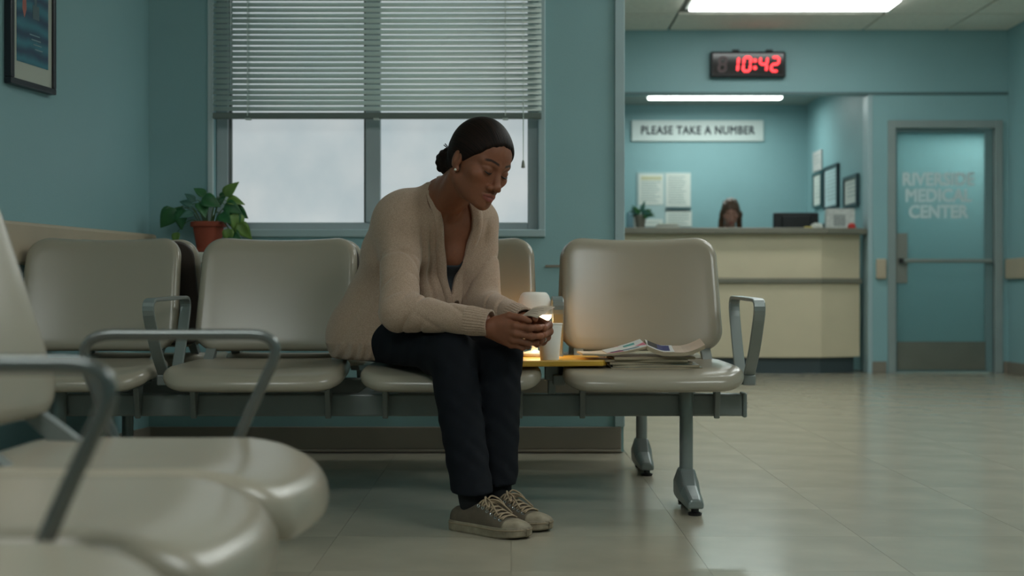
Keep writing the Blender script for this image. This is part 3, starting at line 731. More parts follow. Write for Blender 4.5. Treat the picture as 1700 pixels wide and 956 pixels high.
for yy in (2.0, 1.05):
    ln(MB().lathe([(.0215, .05), (.0215, .30), (.024, .30), (.024, .37)], (NX - .20, yy, 0), 20).build('leg', metal_m, near))
    ln(MB().prism([(NX - .42, .02), (NX + .05, .02), (NX + .04, .05), (NX - .16, .11), (NX - .25, .11), (NX - .42, .05)], 'y', yy - .032, yy + .032).build('foot', metal_m, near, bevel=.006))
    for xx in (NX - .40, NX + .02): ln(MB().lathe([(.02, 0), (.02, .02)], (xx, yy, 0), 12).build('glide', black_m, near))
def arm2(y):
    P = [(-.640, y, .40), (-.668, y, .47), (-.725, y, .610), (-.372, y, .610), (-.425, y, .50), (-.468, y, .40)]
    ln(MB().tube(smoothpath(P, .07, 8), .0092, 14).build('armrest', steel_m, near, smooth=True))
    ln(MB().box(-.66, -.445, y - .016, y + .016, .365, .402).build('arm_bracket', dmetal_m, near, bevel=.004))
arm2(2.285); arm2(1.338)

# ================================================================ SMALL THINGS ON THE SEATS
# paper cup
cupx, cupy = .118, FY + .10
e = empty('paper_cup', (cupx, cupy, TT)); tag(e, 'tall white paper cup on the yellow tray table', 'cup')
cup_m = mat('cup_paper', srgb(244, 242, 236), .55, var=.01)
MB().lathe([(.0275, .002), (.0275, 0), (.029, 0), (.0392, .110), (.0378, .110), (.0285, .006), (.001, .006)], n=48).build('cup_body', cup_m, e, smooth=True).modifiers.new('es', 'EDGE_SPLIT').split_angle = math.radians(50)
MB().tube([(.0392 * math.cos(a * math.pi / 24), .0392 * math.sin(a * math.pi / 24), .112) for a in range(48)], .0022, 8, closed=True).build('rolled_rim', cup_m, e, smooth=True)
# table lamp
lx, ly = .074, FY + .30
e = empty('table_lamp', (lx, ly, TT)); tag(e, 'small lit table lamp with a white dome shade on the tray', 'lamp')
MB().lathe([(.042, 0), (.044, .006), (.040, .014), (.012, .02), (.009, .03), (.009, .098), (.012, .104), (.001, .106)], n=32).build('base', white_m, e, smooth=True)
shade_m = mat('lamp_shade', srgb(240, 236, 228), .5)
nt = shade_m.node_tree; bs = nt.nodes['Principled BSDF']; trn = nt.nodes.new('ShaderNodeBsdfTranslucent'); trn.inputs[0].default_value = srgb(236, 206, 160)
mx = nt.nodes.new('ShaderNodeMixShader'); mx.inputs[0].default_value = .03
nt.links.new(bs.outputs[0], mx.inputs[1]); nt.links.new(trn.outputs[0], mx.inputs[2]); nt.links.new(mx.outputs[0], nt.nodes['Material Output'].inputs['Surface'])
MB().lathe([(0.0583, 0.1380), (0.0578, 0.1560), (0.0539, 0.1810), (0.0462, 0.2010), (0.0396, 0.2090), (0.0330, 0.2110), (0.0011, 0.2120), (0.0011, 0.2090), (0.0374, 0.2060), (0.0440, 0.1980), (0.0517, 0.1790), (0.0556, 0.1560), (0.0561, 0.1380)], n=40, cap=False).build('shade', shade_m, e, smooth=True)
bulb_m = emat('bulb_glow', (1, .70, .38, 1), 9)
MB().lathe([(.001, .106), (.022, .108), (.043, .116), (.054, .127), (.056, .139), (.050, .142), (.001, .143)], n=32, cap=False).build('diffuser', bulb_m, e, smooth=True)
l = bpy.data.lights.new('lamp_light', 'POINT'); l.energy = LAMP_W; l.color = (1, .58, .25); l.shadow_soft_size = .016
lo_ = bpy.data.objects.new('lamp_light', l); COL.objects.link(lo_); lo_.location = (lx, ly, TT + .092)
# magazines on the right seat
def magazine(w, h, th, curl, cover, seed, name='magazine'):
    r_ = random.Random(seed); nu, nv = 15, 7; v = []; f = []
    def z(u, vv): return curl(u, vv)
    for top in (0, 1):
        for i in range(nu):
            for j in range(nv):
                u = i / (nu - 1); q = j / (nv - 1)
                v.append(((u - .5) * w, (q - .5) * h, z(u, q) + top * th))
    N = nu * nv
    for i in range(nu - 1):
        for j in range(nv - 1):
            a = i * nv + j; f.append((a, a + nv, a + nv + 1, a + 1)); f.append((N + a, N + a + 1, N + a + nv + 1, N + a + nv))
    sides = []
    for i in range(nu - 1):
        for j in (0, nv - 1): a = i * nv + j; sides.append((a, a + nv, N + a + nv, N + a))
    for j in range(nv - 1):
        for i in (0, nu - 1): a = i * nv + j; sides.append((a, a + 1, N + a + 1, N + a))
    mb = MB(); mb.add(v, f, 0); mb.f.extend(sides); mb.mi.extend([1] * len(sides))
    return mb
edge_m = mat('page_edges', srgb(160, 146, 122), .8, var=.35, vscale=60, stretch=(.3, .3, 14))
def cover_mat(nm, c1, c2):
    m = bpy.data.materials.new(nm); m.use_nodes = True; nt = m.node_tree; b = nt.nodes['Principled BSDF']; b.inputs['Roughness'].default_value = .3
    tc = nt.nodes.new('ShaderNodeTexCoord'); vo = nt.nodes.new('ShaderNodeTexVoronoi'); vo.inputs['Scale'].default_value = 14
    r = nt.nodes.new('ShaderNodeValToRGB'); r.color_ramp.interpolation = 'CONSTANT'
    r.color_ramp.elements[0].color = c1; r.color_ramp.elements[1].color = c2; r.color_ramp.elements[1].position = .55
    nt.links.new(tc.outputs['Object'], vo.inputs['Vector']); nt.links.new(vo.outputs['Color'], r.inputs['Fac']); nt.links.new(r.outputs['Color'], b.inputs['Base Color']); return m
W_, D_ = srgb(206, 208, 200), srgb(40, 60, 110)
mags = [ # w,h,th,x,y,rot,cover colours, label
 (.285, .215, .009, .450, .195, .02, srgb(50, 120, 124), srgb(176, 196, 192), 'bottom magazine of the stack with teal cover edge on the right seat'),
 (.270, .205, .007, .455, .195, -.05, srgb(176, 180, 176), srgb(70, 104, 118), 'second lowest pale magazine in the stack on the right seat'),
 (.260, .200, .008, .430, .200, .06, srgb(60, 56, 54), srgb(150, 120, 92), 'dark covered magazine in the middle of the stack'),
 (.275, .200, .007, .415, .195, -.03, srgb(184, 140, 96), srgb(206, 190, 166), 'tan covered magazine fourth from the bottom of the stack'),
 (.255, .195, .008, .440, .190, .07, srgb(36, 34, 40), srgb(170, 150, 130), 'black covered magazine just below the two curled ones'),
]
e_z = .4365; zc_ = 0.0
for k, (w, h, th, x, y, rz, c1, c2, lab) in enumerate(mags):
    mb = magazine(w, h, th, lambda u, q: 0, None, k); o = mb.build('magazine', [cover_mat('cover_%d' % k, c1, c2), edge_m], smooth=False)
    o.location = (x, FY + y, e_z + zc_); o.rotation_euler = (0, 0, rz); tag(o, lab, 'magazine', 'magazines stacked on the right seat'); zc_ += th + .0006
def curlA(u, q): return .016 * q * max(0, (u - .2) / .8) + .003 + .024 * max(0, (u - .35) / .65) ** 1.5 + .006 * max(0, .3 - u)
def curlB(u, q): return .014 * q + .002 + .020 * max(0, (.30 - u) / .30) ** 1.3 + .024 * max(0, (u - .62) / .38) ** 1.6
zt_ = e_z + zc_
e = empty('magazine', (.318, FY + .175, zt_)); e.rotation_euler = (0, 0, .05); tag(e, 'open magazine with a white and pink cover arched on the stack left', 'magazine', 'magazines stacked on the right seat')
magazine(.205, .185, .006, curlA, None, 9).build('pages', [mat('warm_pages', srgb(206, 192, 172), .6, var=.06), edge_m], e)
magazine(.125, .165, .0012, lambda u, q: curlA(.38 + u * .61, q) + .0065, None, 10).build('cover_print', [cover_mat('cover_a', srgb(206, 214, 216), srgb(196, 96, 128)), edge_m], e, loc=(.038, -.004, 0))
magazine(.090, .012, .0008, lambda u, q: curlA(.44 + u * .44, .17) + .0080, None, 10).build('title_band', mat('title_blue', srgb(58, 112, 140), .4), e, loc=(.033, -.06, 0))
magazine(.035, .06, .0008, lambda u, q: curlA(.66 + u * .17, q) + .0080, None, 10).build('photo_print', mat('photo_teal', srgb(64, 150, 150), .4), e, loc=(.056, .0, 0))
e = empty('magazine', (.515, FY + .170, zt_)); e.rotation_euler = (0, 0, -.05); tag(e, 'curled magazine with navy and white cover on the stack right', 'magazine', 'magazines stacked on the right seat')
magazine(.180, .190, .012, curlB, None, 12).build('pages', [mat('warm_pages2', srgb(180, 160, 142), .6, var=.12), edge_m], e)
magazine(.085, .17, .001, lambda u, q: curlB(.01 + u * .47, q) + .0126, None, 10).build('cover_print', [mat('cover_pale', srgb(208, 208, 206), .35), edge_m], e, loc=(-.046, -.002, 0))
magazine(.045, .10, .0008, lambda u, q: curlB(.16 + u * .25, q) + .0137, None, 10).build('navy_block', mat('navy_print', srgb(30, 44, 104), .35), e, loc=(-.0385, -.02, 0))
magazine(.03, .06, .0008, lambda u, q: curlB(.02 + u * .167, q) + .0137, None, 10).build('dark_block', mat('dark_print', srgb(30, 30, 34), .35), e, loc=(-.07, -.03, 0))

# potted plant on the ledge
ppx, ppy = -1.275, WY - .088
ppx = px(346, ppy)
e = empty('potted_plant', (ppx, ppy, .846)); tag(e, 'trailing green plant in a terracotta pot on the window ledge', 'plant')
terr = mat('terracotta', srgb(158, 74, 52), .7, var=.08, vscale=14, bump=.15)
MB().lathe([(.052, .0), (.062, .004), (.066, .018), (.062, .018), (.056, .010), (.001, .010)], n=40).build('saucer', terr, e, smooth=True).modifiers.new('es', 'EDGE_SPLIT')
MB().lathe([(.046, .010), (.064, .108), (.073, .108), (.0745, .112), (.0745, .126), (.072, .129), (.066, .129), (.064, .112), (.001, .112)], n=40).build('pot', terr, e, smooth=True).modifiers.new('es', 'EDGE_SPLIT')
MB().lathe([(.001, .116), (.03, .118), (.0645, .114)], n=24, cap=False).build('soil', mat('soil', srgb(48, 40, 32), .9), e)
big = [leaf_mesh('leaf', green1, .082, .066, .35, .25), leaf_mesh('leaf', green2, .078, .062, .5, .3), leaf_mesh('leaf', green1, .066, .046, .15, .4), leaf_mesh('leaf', green3, .06, .036, .3, .3)]
# (end point of the stem dx,dz,dy ; leaf direction ; mesh ; scale)
stems = [(-.135, .185, -.02, (-.55, -.2, -.75), 0, 1.2), (-.115, .195, .01, (-.25, -.1, -1), 0, 1.15), (-.10, .18, -.03, (-.1, -.5, -1), 0, 1.0), (-.125, .085, -.02, (-.2, -.4, -.8), 1, .7),
         (-.055, .215, .0, (-.6, -.2, .5), 3, .9), (-.06, .20, -.03, (-.8, -.2, .2), 3, .9), (-.015, .235, .01, (-.6, 0, .5), 2, .95), (-.02, .225, -.03, (.8, -.3, -.25), 0, 1.0), (-.03, .21, -.03, (.35, -.4, -.5), 0, .9),
         (.05, .23, .0, (.5, 0, .55), 2, .6), (.075, .235, -.01, (.35, -.2, .6), 1, .95), (.08, .215, -.02, (.9, -.2, .1), 1, .9), (.075, .20, -.03, (.8, -.4, -.35), 0, .95), (.105, .19, .0, (.75, -.1, -.55), 2, 1.15),
         (.10, .18, -.02, (.25, -.3, -.9), 0, 1.1), (.115, .165, -.03, (.3, -.2, -1), 1, 1.15), (.13, .12, -.03, (.55, -.2, -.6), 1, 1.0), (.09, .10, -.04, (.1, -.3, -1), 1, .8), (.10, .085, -.03, (.5, -.4, -.45), 0, .8),
         (.06, .16, -.05, (.5, -.6, -.3), 0, .9), (-.05, .165, -.05, (-.6, -.5, -.2), 3, 1.0), (.02, .19, .05, (.2, .4, .5), 0, .9)]
stem_m = mat('plant_stem', srgb(84, 112, 62), .5)
for (dx, dz, dy, dirr, mi_, sc) in stems:
    dy = max(min(dy, .06), -.06)
    p0 = Vector((.25 * dx, .4 * dy, .114)); p2 = Vector((dx, dy, dz)); p1 = Vector((.55 * dx, .6 * dy, max(dz, .14) + .03))
    pts = [p0 * (1 - t) ** 2 + p1 * 2 * t * (1 - t) + p2 * t * t for t in [i / 8 for i in range(9)]]
    MB().tube(pts, [.0022 - .0008 * i / 8 for i in range(9)], 6).build('stem', stem_m, e, smooth=True)
    if dirr[1] > 0: dirr = (dirr[0], dirr[1] * .3, dirr[2])
    place_leaf(big[mi_], p2, dirr, random.uniform(-.5, .5), e, sc)
# ================================================================ IMPLICIT SURFACES FOR PEOPLE
f32 = np.float32
class Frame:
    def __init__(s, o=(0, 0, 0), A=None, sc=1.0, mirror=1):
        s.o = np.array(o, float); s.A = np.eye(3) if A is None else np.array(A, float); s.s = sc; s.m = mirror
    def w(s, p):
        p = np.array(p, float) * np.array([1, s.m, 1]); return s.o + s.s * (s.A.T @ p)
    def loc(s, X, Y, Z):
        A = s.A.astype(f32); x, y, z = X - f32(s.o[0]), Y - f32(s.o[1]), Z - f32(s.o[2]); i = f32(1 / s.s)
        return ((A[0, 0] * x + A[0, 1] * y + A[0, 2] * z) * i, (A[1, 0] * x + A[1, 1] * y + A[1, 2] * z) * (i * s.m), (A[2, 0] * x + A[2, 1] * y + A[2, 2] * z) * i)
    def locpts(s, V):
        return ((V - s.o) @ s.A.T) / s.s * np.array([1, s.m, 1])
WF = Frame()
def ell(c, r, fr=WF):
    c = np.array(c, float); r = np.array(r, float) if np.ndim(r) else np.array([r] * 3, float)
    wc = fr.w(c); R = max(r) * fr.s
    def fn(X, Y, Z):
        x, y, z = fr.loc(X, Y, Z)
        x = x - f32(c[0]); y = y - f32(c[1]); z = z - f32(c[2])
        k0 = np.sqrt((x / f32(r[0])) ** 2 + (y / f32(r[1])) ** 2 + (z / f32(r[2])) ** 2)
        k1 = np.sqrt((x / f32(r[0] ** 2)) ** 2 + (y / f32(r[1] ** 2)) ** 2 + (z / f32(r[2] ** 2)) ** 2)
        return (k0 * (k0 - 1) / np.maximum(k1, f32(1e-6))) * f32(fr.s)
    return (wc - R, wc + R, fn)
def cap(a, b, ra, rb, fr=WF, mod=None):
    a, b = fr.w(a), fr.w(b); ra *= fr.s; rb *= fr.s; R = max(ra, rb) + (.012 if mod else 0)
    ba = b - a; L2 = float(ba @ ba) + 1e-12
    def fn(X, Y, Z):
        x, y, z = X - f32(a[0]), Y - f32(a[1]), Z - f32(a[2])
        t = np.clip((x * f32(ba[0]) + y * f32(ba[1]) + z * f32(ba[2])) / f32(L2), 0, 1)
        d = np.sqrt((x - t * f32(ba[0])) ** 2 + (y - t * f32(ba[1])) ** 2 + (z - t * f32(ba[2])) ** 2) - (f32(ra) + t * f32(rb - ra))
        if mod is not None: d = d - mod(X, Y, Z, t)
        return d
    return (np.minimum(a, b) - R, np.maximum(a, b) + R, fn)
def smin(a, b, k):
    if k <= 0: return np.minimum(a, b)
    h = np.clip(f32(.5) + (b - a) * f32(.5 / k), 0, 1); return b + (a - b) * h - f32(k) * h * (1 - h)
def smax(a, b, k): return -smin(-a, -b, k)
class Grid:
    def __init__(s, lo, hi, h):
        s.lo = np.array(lo, float); s.h = h; s.n = np.ceil((np.array(hi) - s.lo) / h).astype(int) + 1
        s.ax = [(s.lo[i] + h * np.arange(s.n[i])).astype(f32) for i in range(3)]; s.F = np.ones(tuple(s.n), f32)
    def sl(s, lo, hi, m):
        a = np.clip(np.floor((lo - m - s.lo) / s.h).astype(int), 0, s.n); b = np.clip(np.ceil((hi + m - s.lo) / s.h).astype(int) + 1, 0, s.n)
        return tuple(slice(int(a[i]), int(b[i])) for i in range(3))
    def coords(s, sl): return s.ax[0][sl[0]][:, None, None], s.ax[1][sl[1]][None, :, None], s.ax[2][sl[2]][None, None, :]
    def add(s, prim, k=.01, op='+'):
        sl = s.sl(prim[0], prim[1], k + 4 * s.h)
        if any(q.stop <= q.start for q in sl): return s
        d = prim[2](*s.coords(sl))
        s.F[sl] = smin(s.F[sl], d, k) if op == '+' else smax(s.F[sl], -d, k); return s
    def whole(s): return s.ax[0][:, None, None], s.ax[1][None, :, None], s.ax[2][None, None, :]
    def mesh(s):
        F = s.F; F[0] = F[-1] = 1; F[:, 0] = F[:, -1] = 1; F[:, :, 0] = F[:, :, -1] = 1
        S = F < 0; c = np.zeros(tuple(np.array(S.shape) - 1), np.int8)
        offs = [(i, j, k) for i in (0, 1) for j in (0, 1) for k in (0, 1)]
        nx, ny, nz = c.shape
        for i, j, k in offs: c += S[i:i + nx, j:j + ny, k:k + nz]
        idx = np.argwhere((c > 0) & (c < 8)); mp = np.full(c.shape, -1, np.int32); mp[idx[:, 0], idx[:, 1], idx[:, 2]] = np.arange(len(idx))
        vals = np.stack([F[idx[:, 0] + i, idx[:, 1] + j, idx[:, 2] + k] for i, j, k in offs], 1)
        acc = np.zeros((len(idx), 3)); cnt = np.zeros(len(idx))
        for p in range(8):
            for q in range(p + 1, 8):
                A, B = np.array(offs[p]), np.array(offs[q])
                if np.abs(A - B).sum() != 1: continue
                v0, v1 = vals[:, p], vals[:, q]; m = (v0 < 0) != (v1 < 0)
                t = v0[m] / (v0[m] - v1[m]); acc[m] += A + t[:, None] * (B - A); cnt[m] += 1
        V = s.lo + s.h * (idx + acc / cnt[:, None]); Q = []
        for axis in range(3):
            a1, a2 = (axis + 1) % 3, (axis + 2) % 3
            S0 = np.moveaxis(S, (axis, a1, a2), (0, 1, 2)); M = np.moveaxis(mp, (axis, a1, a2), (0, 1, 2))
            e = np.argwhere(S0[:-1, 1:-1, 1:-1] != S0[1:, 1:-1, 1:-1]); i, j, k = e[:, 0], e[:, 1] + 1, e[:, 2] + 1
            q = np.stack([M[i, j - 1, k - 1], M[i, j, k - 1], M[i, j, k], M[i, j - 1, k]], 1)
            flip = ~S0[i, j, k]; q[flip] = q[flip][:, ::-1]; Q.append(q)
        Q = np.concatenate(Q); Q = Q[(Q >= 0).all(1)]
        return V, Q
def np_mesh(name, V, Q, mats, cols=None):
    me = bpy.data.meshes.new(name); me.vertices.add(len(V)); me.vertices.foreach_set('co', V.astype(f32).ravel())
    me.loops.add(Q.size); me.loops.foreach_set('vertex_index', Q.astype(np.int32).ravel())
    me.polygons.add(len(Q)); me.polygons.foreach_set('loop_start', np.arange(len(Q), dtype=np.int32) * 4)
    me.polygons.foreach_set('use_smooth', np.ones(len(Q), bool))
    for m in mats if isinstance(mats, (list, tuple)) else [mats]: me.materials.append(m)
    if cols is not None:
        at = me.color_attributes.new('tone', 'FLOAT_COLOR', 'POINT'); at.data.foreach_set('color', np.concatenate([cols, np.ones((len(cols), 1))], 1).astype(f32).ravel())
    me.update(calc_edges=True); me.validate(); return me
def join_np(parts):
    Vs, Qs, Cs, o = [], [], [], 0
    for V, Q, C in parts: Vs.append(V); Qs.append(Q + o); Cs.append(C); o += len(V)
    return np.concatenate(Vs), np.concatenate(Qs), np.concatenate(Cs)
def lerp(a, b, t): return a + (b - a) * t
def unit(v): v = np.array(v, float); return v / np.linalg.norm(v)

def head_frame(center, yaw, pitch, roll, sc):
    y, p, r = map(math.radians, (yaw, pitch, roll))
    fwd = np.array([math.sin(y) * math.cos(p), -math.cos(y) * math.cos(p), -math.sin(p)])
    up0 = np.array([math.sin(y) * math.sin(p), -math.cos(y) * math.sin(p), math.cos(p)]); l0 = np.array([math.cos(y), math.sin(y), 0])
    left = l0 * math.cos(r) - up0 * math.sin(r); up = up0 * math.cos(r) + l0 * math.sin(r)
    return Frame(center, np.array([left, fwd, up]), sc)
def add_head(g, fr, fine=True):
    E = lambda c, r, k, op='+': g.add(ell(c, r, fr), k, op)
    C = lambda a, b, ra, rb, k, op='+': g.add(cap(a, b, ra, rb, fr), k, op)
    E((0, -.012, .032), (.074, .090, .086), .005); E((0, .020, .030), (.063, .067, .064), .02); E((0, .026, -.036), (.062, .060, .072), .02)
    for s in (-1, 1):
        C((s * .050, .004, -.058), (s * .014, .066, -.0925), .014, .015, .022)
        E((s * .043, .050, -.020), (.024, .025, .019), .018)
        C((s * .010, .081, .017), (s * .046, .062, .020), .008, .008, .012)
    E((0, .074, -.0945), .0155, .014); E((0, .066, -.067), (.028, .025, .023), .016)
    if fine:
        for s in (-1, 1): E((s * .031, .095, .001), (.019, .019, .0115), .010, '-')
        for s in (-1, 1):
            E((s * .031, .0690, -.002), .0148, .003)
            E((s * .031, .0665, .0045), (.0175, .0165, .0085), .004)
        C((0, .080, .010), (0, .099, -.033), .0070, .0098, .012); E((0, .1015, -.037), (.0125, .0105, .0100), .007)
        for s in (-1, 1): E((s * .0155, .0905, -.0420), (.0095, .0100, .0080), .006)
        for s in (-1, 1): E((s * .0080, .1000, -.0485), (.0050, .0050, .0035), .003, '-')
        for s in (-1, 1):
            C((s * .004, .0925, -.0605), (s * .021, .0820, -.0655), .0064, .0040, .005)
            C((0, .0910, -.0745), (s * .018, .0825, -.0690), .0080, .0045, .005)
        for s in (-1, 1): C((0, .1000, -.0672), (s * .0225, .0880, -.0672), .0018, .0014, .002, '-')
        for s in (-1, 1):
            E((s * .073, -.010, -.004), (.0085, .0175, .029), .006); E((s * .0825, -.005, .001), (.0065, .0095, .016), .004, '-'); E((s * .071, .001, -.031), (.006, .008, .0085), .005)
def head_colors(L, base, lip, brow):
    C = np.tile(np.array(base), (len(L), 1)); x, y, z = np.abs(L[:, 0]), L[:, 1], L[:, 2]
    def blend(m, col): C[:] = C * (1 - m[:, None]) + np.array(col) * m[:, None]
    sm = lambda v, a, b: np.clip((v - a) / (b - a), 0, 1)
    blend(.35 * np.clip(1 - np.hypot(x - .042, (z + .028)) / .03, 0, 1) * (y > .03), np.array(base) * [1.35, 1.1, 1.0])
    blend(.30 * np.clip(1 - np.hypot(x - .031, z) / .022, 0, 1) * (y > .05), np.array(base) * .55)  # lid shading put into the skin colour around the eyes
    zz = z + .0672; wl = .0245 - x
    hz = np.where(zz > 0, .0095, .0135) * np.sqrt(np.clip(1 - (x / .0245) ** 2, 0, 1))
    blend(.85 * sm(hz - np.abs(zz), 0, .0025) * (y > .06), lip)
    blend(.8 * np.clip(1 - np.abs(zz) / .0018, 0, 1) * (x < .0235) * (y > .07), np.array(lip) * .25)
    bz = .0225 + .006 * np.sin(np.clip((x - .010) / .040, 0, 1) * np.pi * .62) - .004 * sm(x, .036, .052)
    blend(.92 * sm(.0040 - np.abs(z - bz), 0, .0016) * sm(x, .009, .014) * sm(.053 - x, 0, .006) * (y > .03), brow)
    return C
def skin_mat(name, rough=.42):
    m = bpy.data.materials.new(name); m.use_nodes = True; nt = m.node_tree; b = nt.nodes['Principled BSDF']
    at = nt.nodes.new('ShaderNodeAttribute'); at.attribute_name = 'tone'
    n = nt.nodes.new('ShaderNodeTexNoise'); n.inputs['Scale'].default_value = 60; n.inputs['Detail'].default_value = 4
    mr = nt.nodes.new('ShaderNodeMapRange'); mr.inputs['To Min'].default_value = .88; mr.inputs['To Max'].default_value = 1.12
    mu = nt.nodes.new('ShaderNodeVectorMath'); mu.operation = 'SCALE'
    nt.links.new(n.outputs['Fac'], mr.inputs['Value']); nt.links.new(at.outputs['Color'], mu.inputs[0]); nt.links.new(mr.outputs['Result'], mu.inputs['Scale'])
    nt.links.new(mu.outputs['Vector'], b.inputs['Base Color']); b.inputs['Roughness'].default_value = rough; b.inputs['Specular IOR Level'].default_value = .38
    b.inputs['Subsurface Weight'].default_value = .08; b.inputs['Subsurface Radius'].default_value = (.01, .004, .002)
    bp = nt.nodes.new('ShaderNodeBump'); bp.inputs['Strength'].default_value = .15; bp.inputs['Distance'].default_value = .001
    n3 = nt.nodes.new('ShaderNodeTexNoise'); n3.inputs['Scale'].default_value = 600; nt.links.new(n3.outputs['Fac'], bp.inputs['Height']); nt.links.new(bp.outputs['Normal'], b.inputs['Normal'])
    return m
def hand_prims(g, fr, bends, thumb, fr_scale=1.0):
    """fr: wrist origin, x towards the fingers, y thumb side, z back of the hand"""
    P = lambda a, b, ra, rb, k: g.add(cap(a, b, ra, rb, fr), k)
    g.add(cap((-.05, 0, 0), (.012, 0, 0), .025, .023, fr), .01)
    mcp = [(.090, .027, .001), (.094, .007, .004), (.089, -.013, .002), (.080, -.030, -.003)]
    for (x, y, z) in mcp: P((.012, y * .45, -.002), (x, y, z - .002), .0150, .0108, .012)
    g.add(ell((.050, .002, -.006), (.048, .036, .015), fr), .010)
    segs = [(.042, .026, .021), (.046, .030, .022), (.042, .028, .021), (.034, .021, .019)]
    rad = [.0094, .0096, .0090, .0078]
    tips = []
    for i in range(4):
        p = np.array(mcp[i]); a = 0.0; spl = [.06, .0, -.05, -.10][i]
        for j in range(3):
            a += math.radians(bends[i][j]); d = np.array([math.cos(a), spl * math.cos(a), -math.sin(a)]); q = p + d * segs[i][j]
            P(p, q, rad[i] * (1 - .08 * j), rad[i] * (1 - .08 * (j + 1)), .004 if j else .008)
            g.add(ell(p, rad[i] * (1.08 - .06 * j), fr), .004); p = q
        tips.append(fr.w(p))
    p = np.array([.022, .022, -.010])
    for j, (d, L) in enumerate(zip(thumb, (.044, .034, .026))):
        d = unit(d); q = p + d * L; P(p, q, [.0150, .0112, .0100][j], [.0115, .0102, .0082][j], .010 if j == 0 else .004); p = q
    tips.append(fr.w(p)); return tips
# ================================================================ THE WOMAN
A3 = np.array
P0, P1, P2, P3, P4 = A3([-.397, 4.570, .545]), A3([-.368, 4.545, .66]), A3([-.309, 4.480, .80]), A3([-.255, 4.420, .90]), A3([-.222, 4.375, .985])
l0 = unit([.766, .643, 0]); f0 = unit([.643, -.766, 0]); l3 = unit([.84, .543, 0]); n3 = A3([.52564, -.81315, -.24998]); w3 = A3([.13571, -.20994, .96825])
SR, SL = P3 - .128 * l3 + A3([0, 0, -.018]), P3 + .175 * l3 + A3([0, 0, .008])
ER, WR = A3([-.340, 4.195, .622]), A3([-.075, 4.085, .590])
EL, WL = A3([-.092, 4.430, .640]), A3([.034, 4.165, .596])
HF = head_frame((-.100, 4.200, 1.070), 43, 23, 9, 1.10)
SKIN = srgb(133, 83, 60)[:3]; LIP = srgb(146, 80, 72)[:3]; BROW = srgb(26, 18, 15)[:3]
woman = empty('person', (P0[0], P0[1], 0)); tag(woman, 'seated woman in a beige cardigan and dark jeans reading a slip of paper', 'person')
def wput(name, me, parent=None, smooth=True):
    o = bpy.data.objects.new(name, me); COL.objects.link(o); o.parent = parent or woman
    if o.parent == woman: o.location = (-P0[0], -P0[1], 0)
    return o
def torso(g, grow, k=.05, bust=True, drape=False):
    def lat(c, l, hw, r): g.add(cap(c - l * hw, c + l * hw, r + grow, r + grow), k)
    lat(P0, l0, .085, .108); lat(P1, unit(l0 + l3), .055, .100); lat(P2, l3, .070, .098); lat(P3, l3, .095, .082)
    g.add(cap(P3 + A3([0, 0, -.004]) - l3 * .112, P3 + A3([0, 0, .022]) + l3 * .150, .046 + grow, .046 + grow), k)
    g.add(cap(P3 + .12 * l3 + A3([0, 0, .03]), P4 + A3([0, 0, .005]), .042 + grow * .5, .046 + grow * .5), .03)
    g.add(cap(P3 - .09 * l3 + A3([0, 0, .012]), P4 + A3([0, 0, -.006]), .042 + grow * .5, .046 + grow * .5), .03)
    if drape:
        lat(A3([-.260, 4.485, .665]), l3, .075, .082); lat(A3([-.300, 4.505, .585]), l3, .08, .085)
    if bust:
        for s in (-1, 1): g.add(ell(P2 + A3([.012, -.018, .02]) + n3 * .070 + s * .066 * l3, .055 + grow * .7), .04)
def off_bench(g, smooth=.012):
    X, Y, Z = g.whole()
    g.F = smax(g.F, Y - (f32(4.646) + f32(.30) * (Z - f32(.48))), smooth)                     # in front of the backrests
    top = f32(.4535) + f32(.016) * np.clip((Y - f32(4.235)) / f32(.47), 0, 1)
    seat = np.maximum(np.maximum(Z - top, f32(.36) - Z), f32(4.192) - Y)                      # on the seat, calves before its edge
    g.F = smax(g.F, -seat, .006)
# ---- skin: head, neck, chest, then hands and arms
g = Grid((-.50, 4.00, .70), (.06, 4.66, 1.225), .0024)
torso(g, 0.0)
neck_top = HF.w((0, -.026, -.055)); neck_bot = P4 + A3([.004, -.004, -.015])
g.add(cap(neck_top, neck_bot, .0560, .0600), .03)
for s in (-1, 1): g.add(cap(HF.w((s * .056, -.020, -.045)), P3 + n3 * .072 + s * .022 * l3 + w3 * .045, .015, .013), .022)
for s in (-1, 1): g.add(cap(P3 + n3 * .074 + s * .020 * l3 + w3 * .040, SR + A3([0, 0, .02]) if s < 0 else SL + A3([0, 0, .02]), .013, .014), .02)
add_head(g, HF)
V, Q = g.mesh(); L = HF.locpts(V)
cols = head_colors(L, SKIN, LIP, BROW)
inhead = (np.abs(L) < .14).all(1); cols[~inhead] = SKIN
parts = [(V, Q, cols)]
def rows(x, z):   # axes from finger direction and back-of-hand direction
    x = unit(x); z = A3(z, float); z = unit(z - x * (z @ x)); return np.array([x, np.cross(z, x), z])
RH = Frame(WR + A3([.002, -.002, -.014]), rows((.84, -.47, -.22), (-.45, -.86, -.16)), 1.06)
LHx = rows((.60, -.72, -.30), (.72, .62, .10))
LH = Frame(WL + A3([.016, -.006, -.010]), LHx, 1.0, mirror=-1)
tips = {}
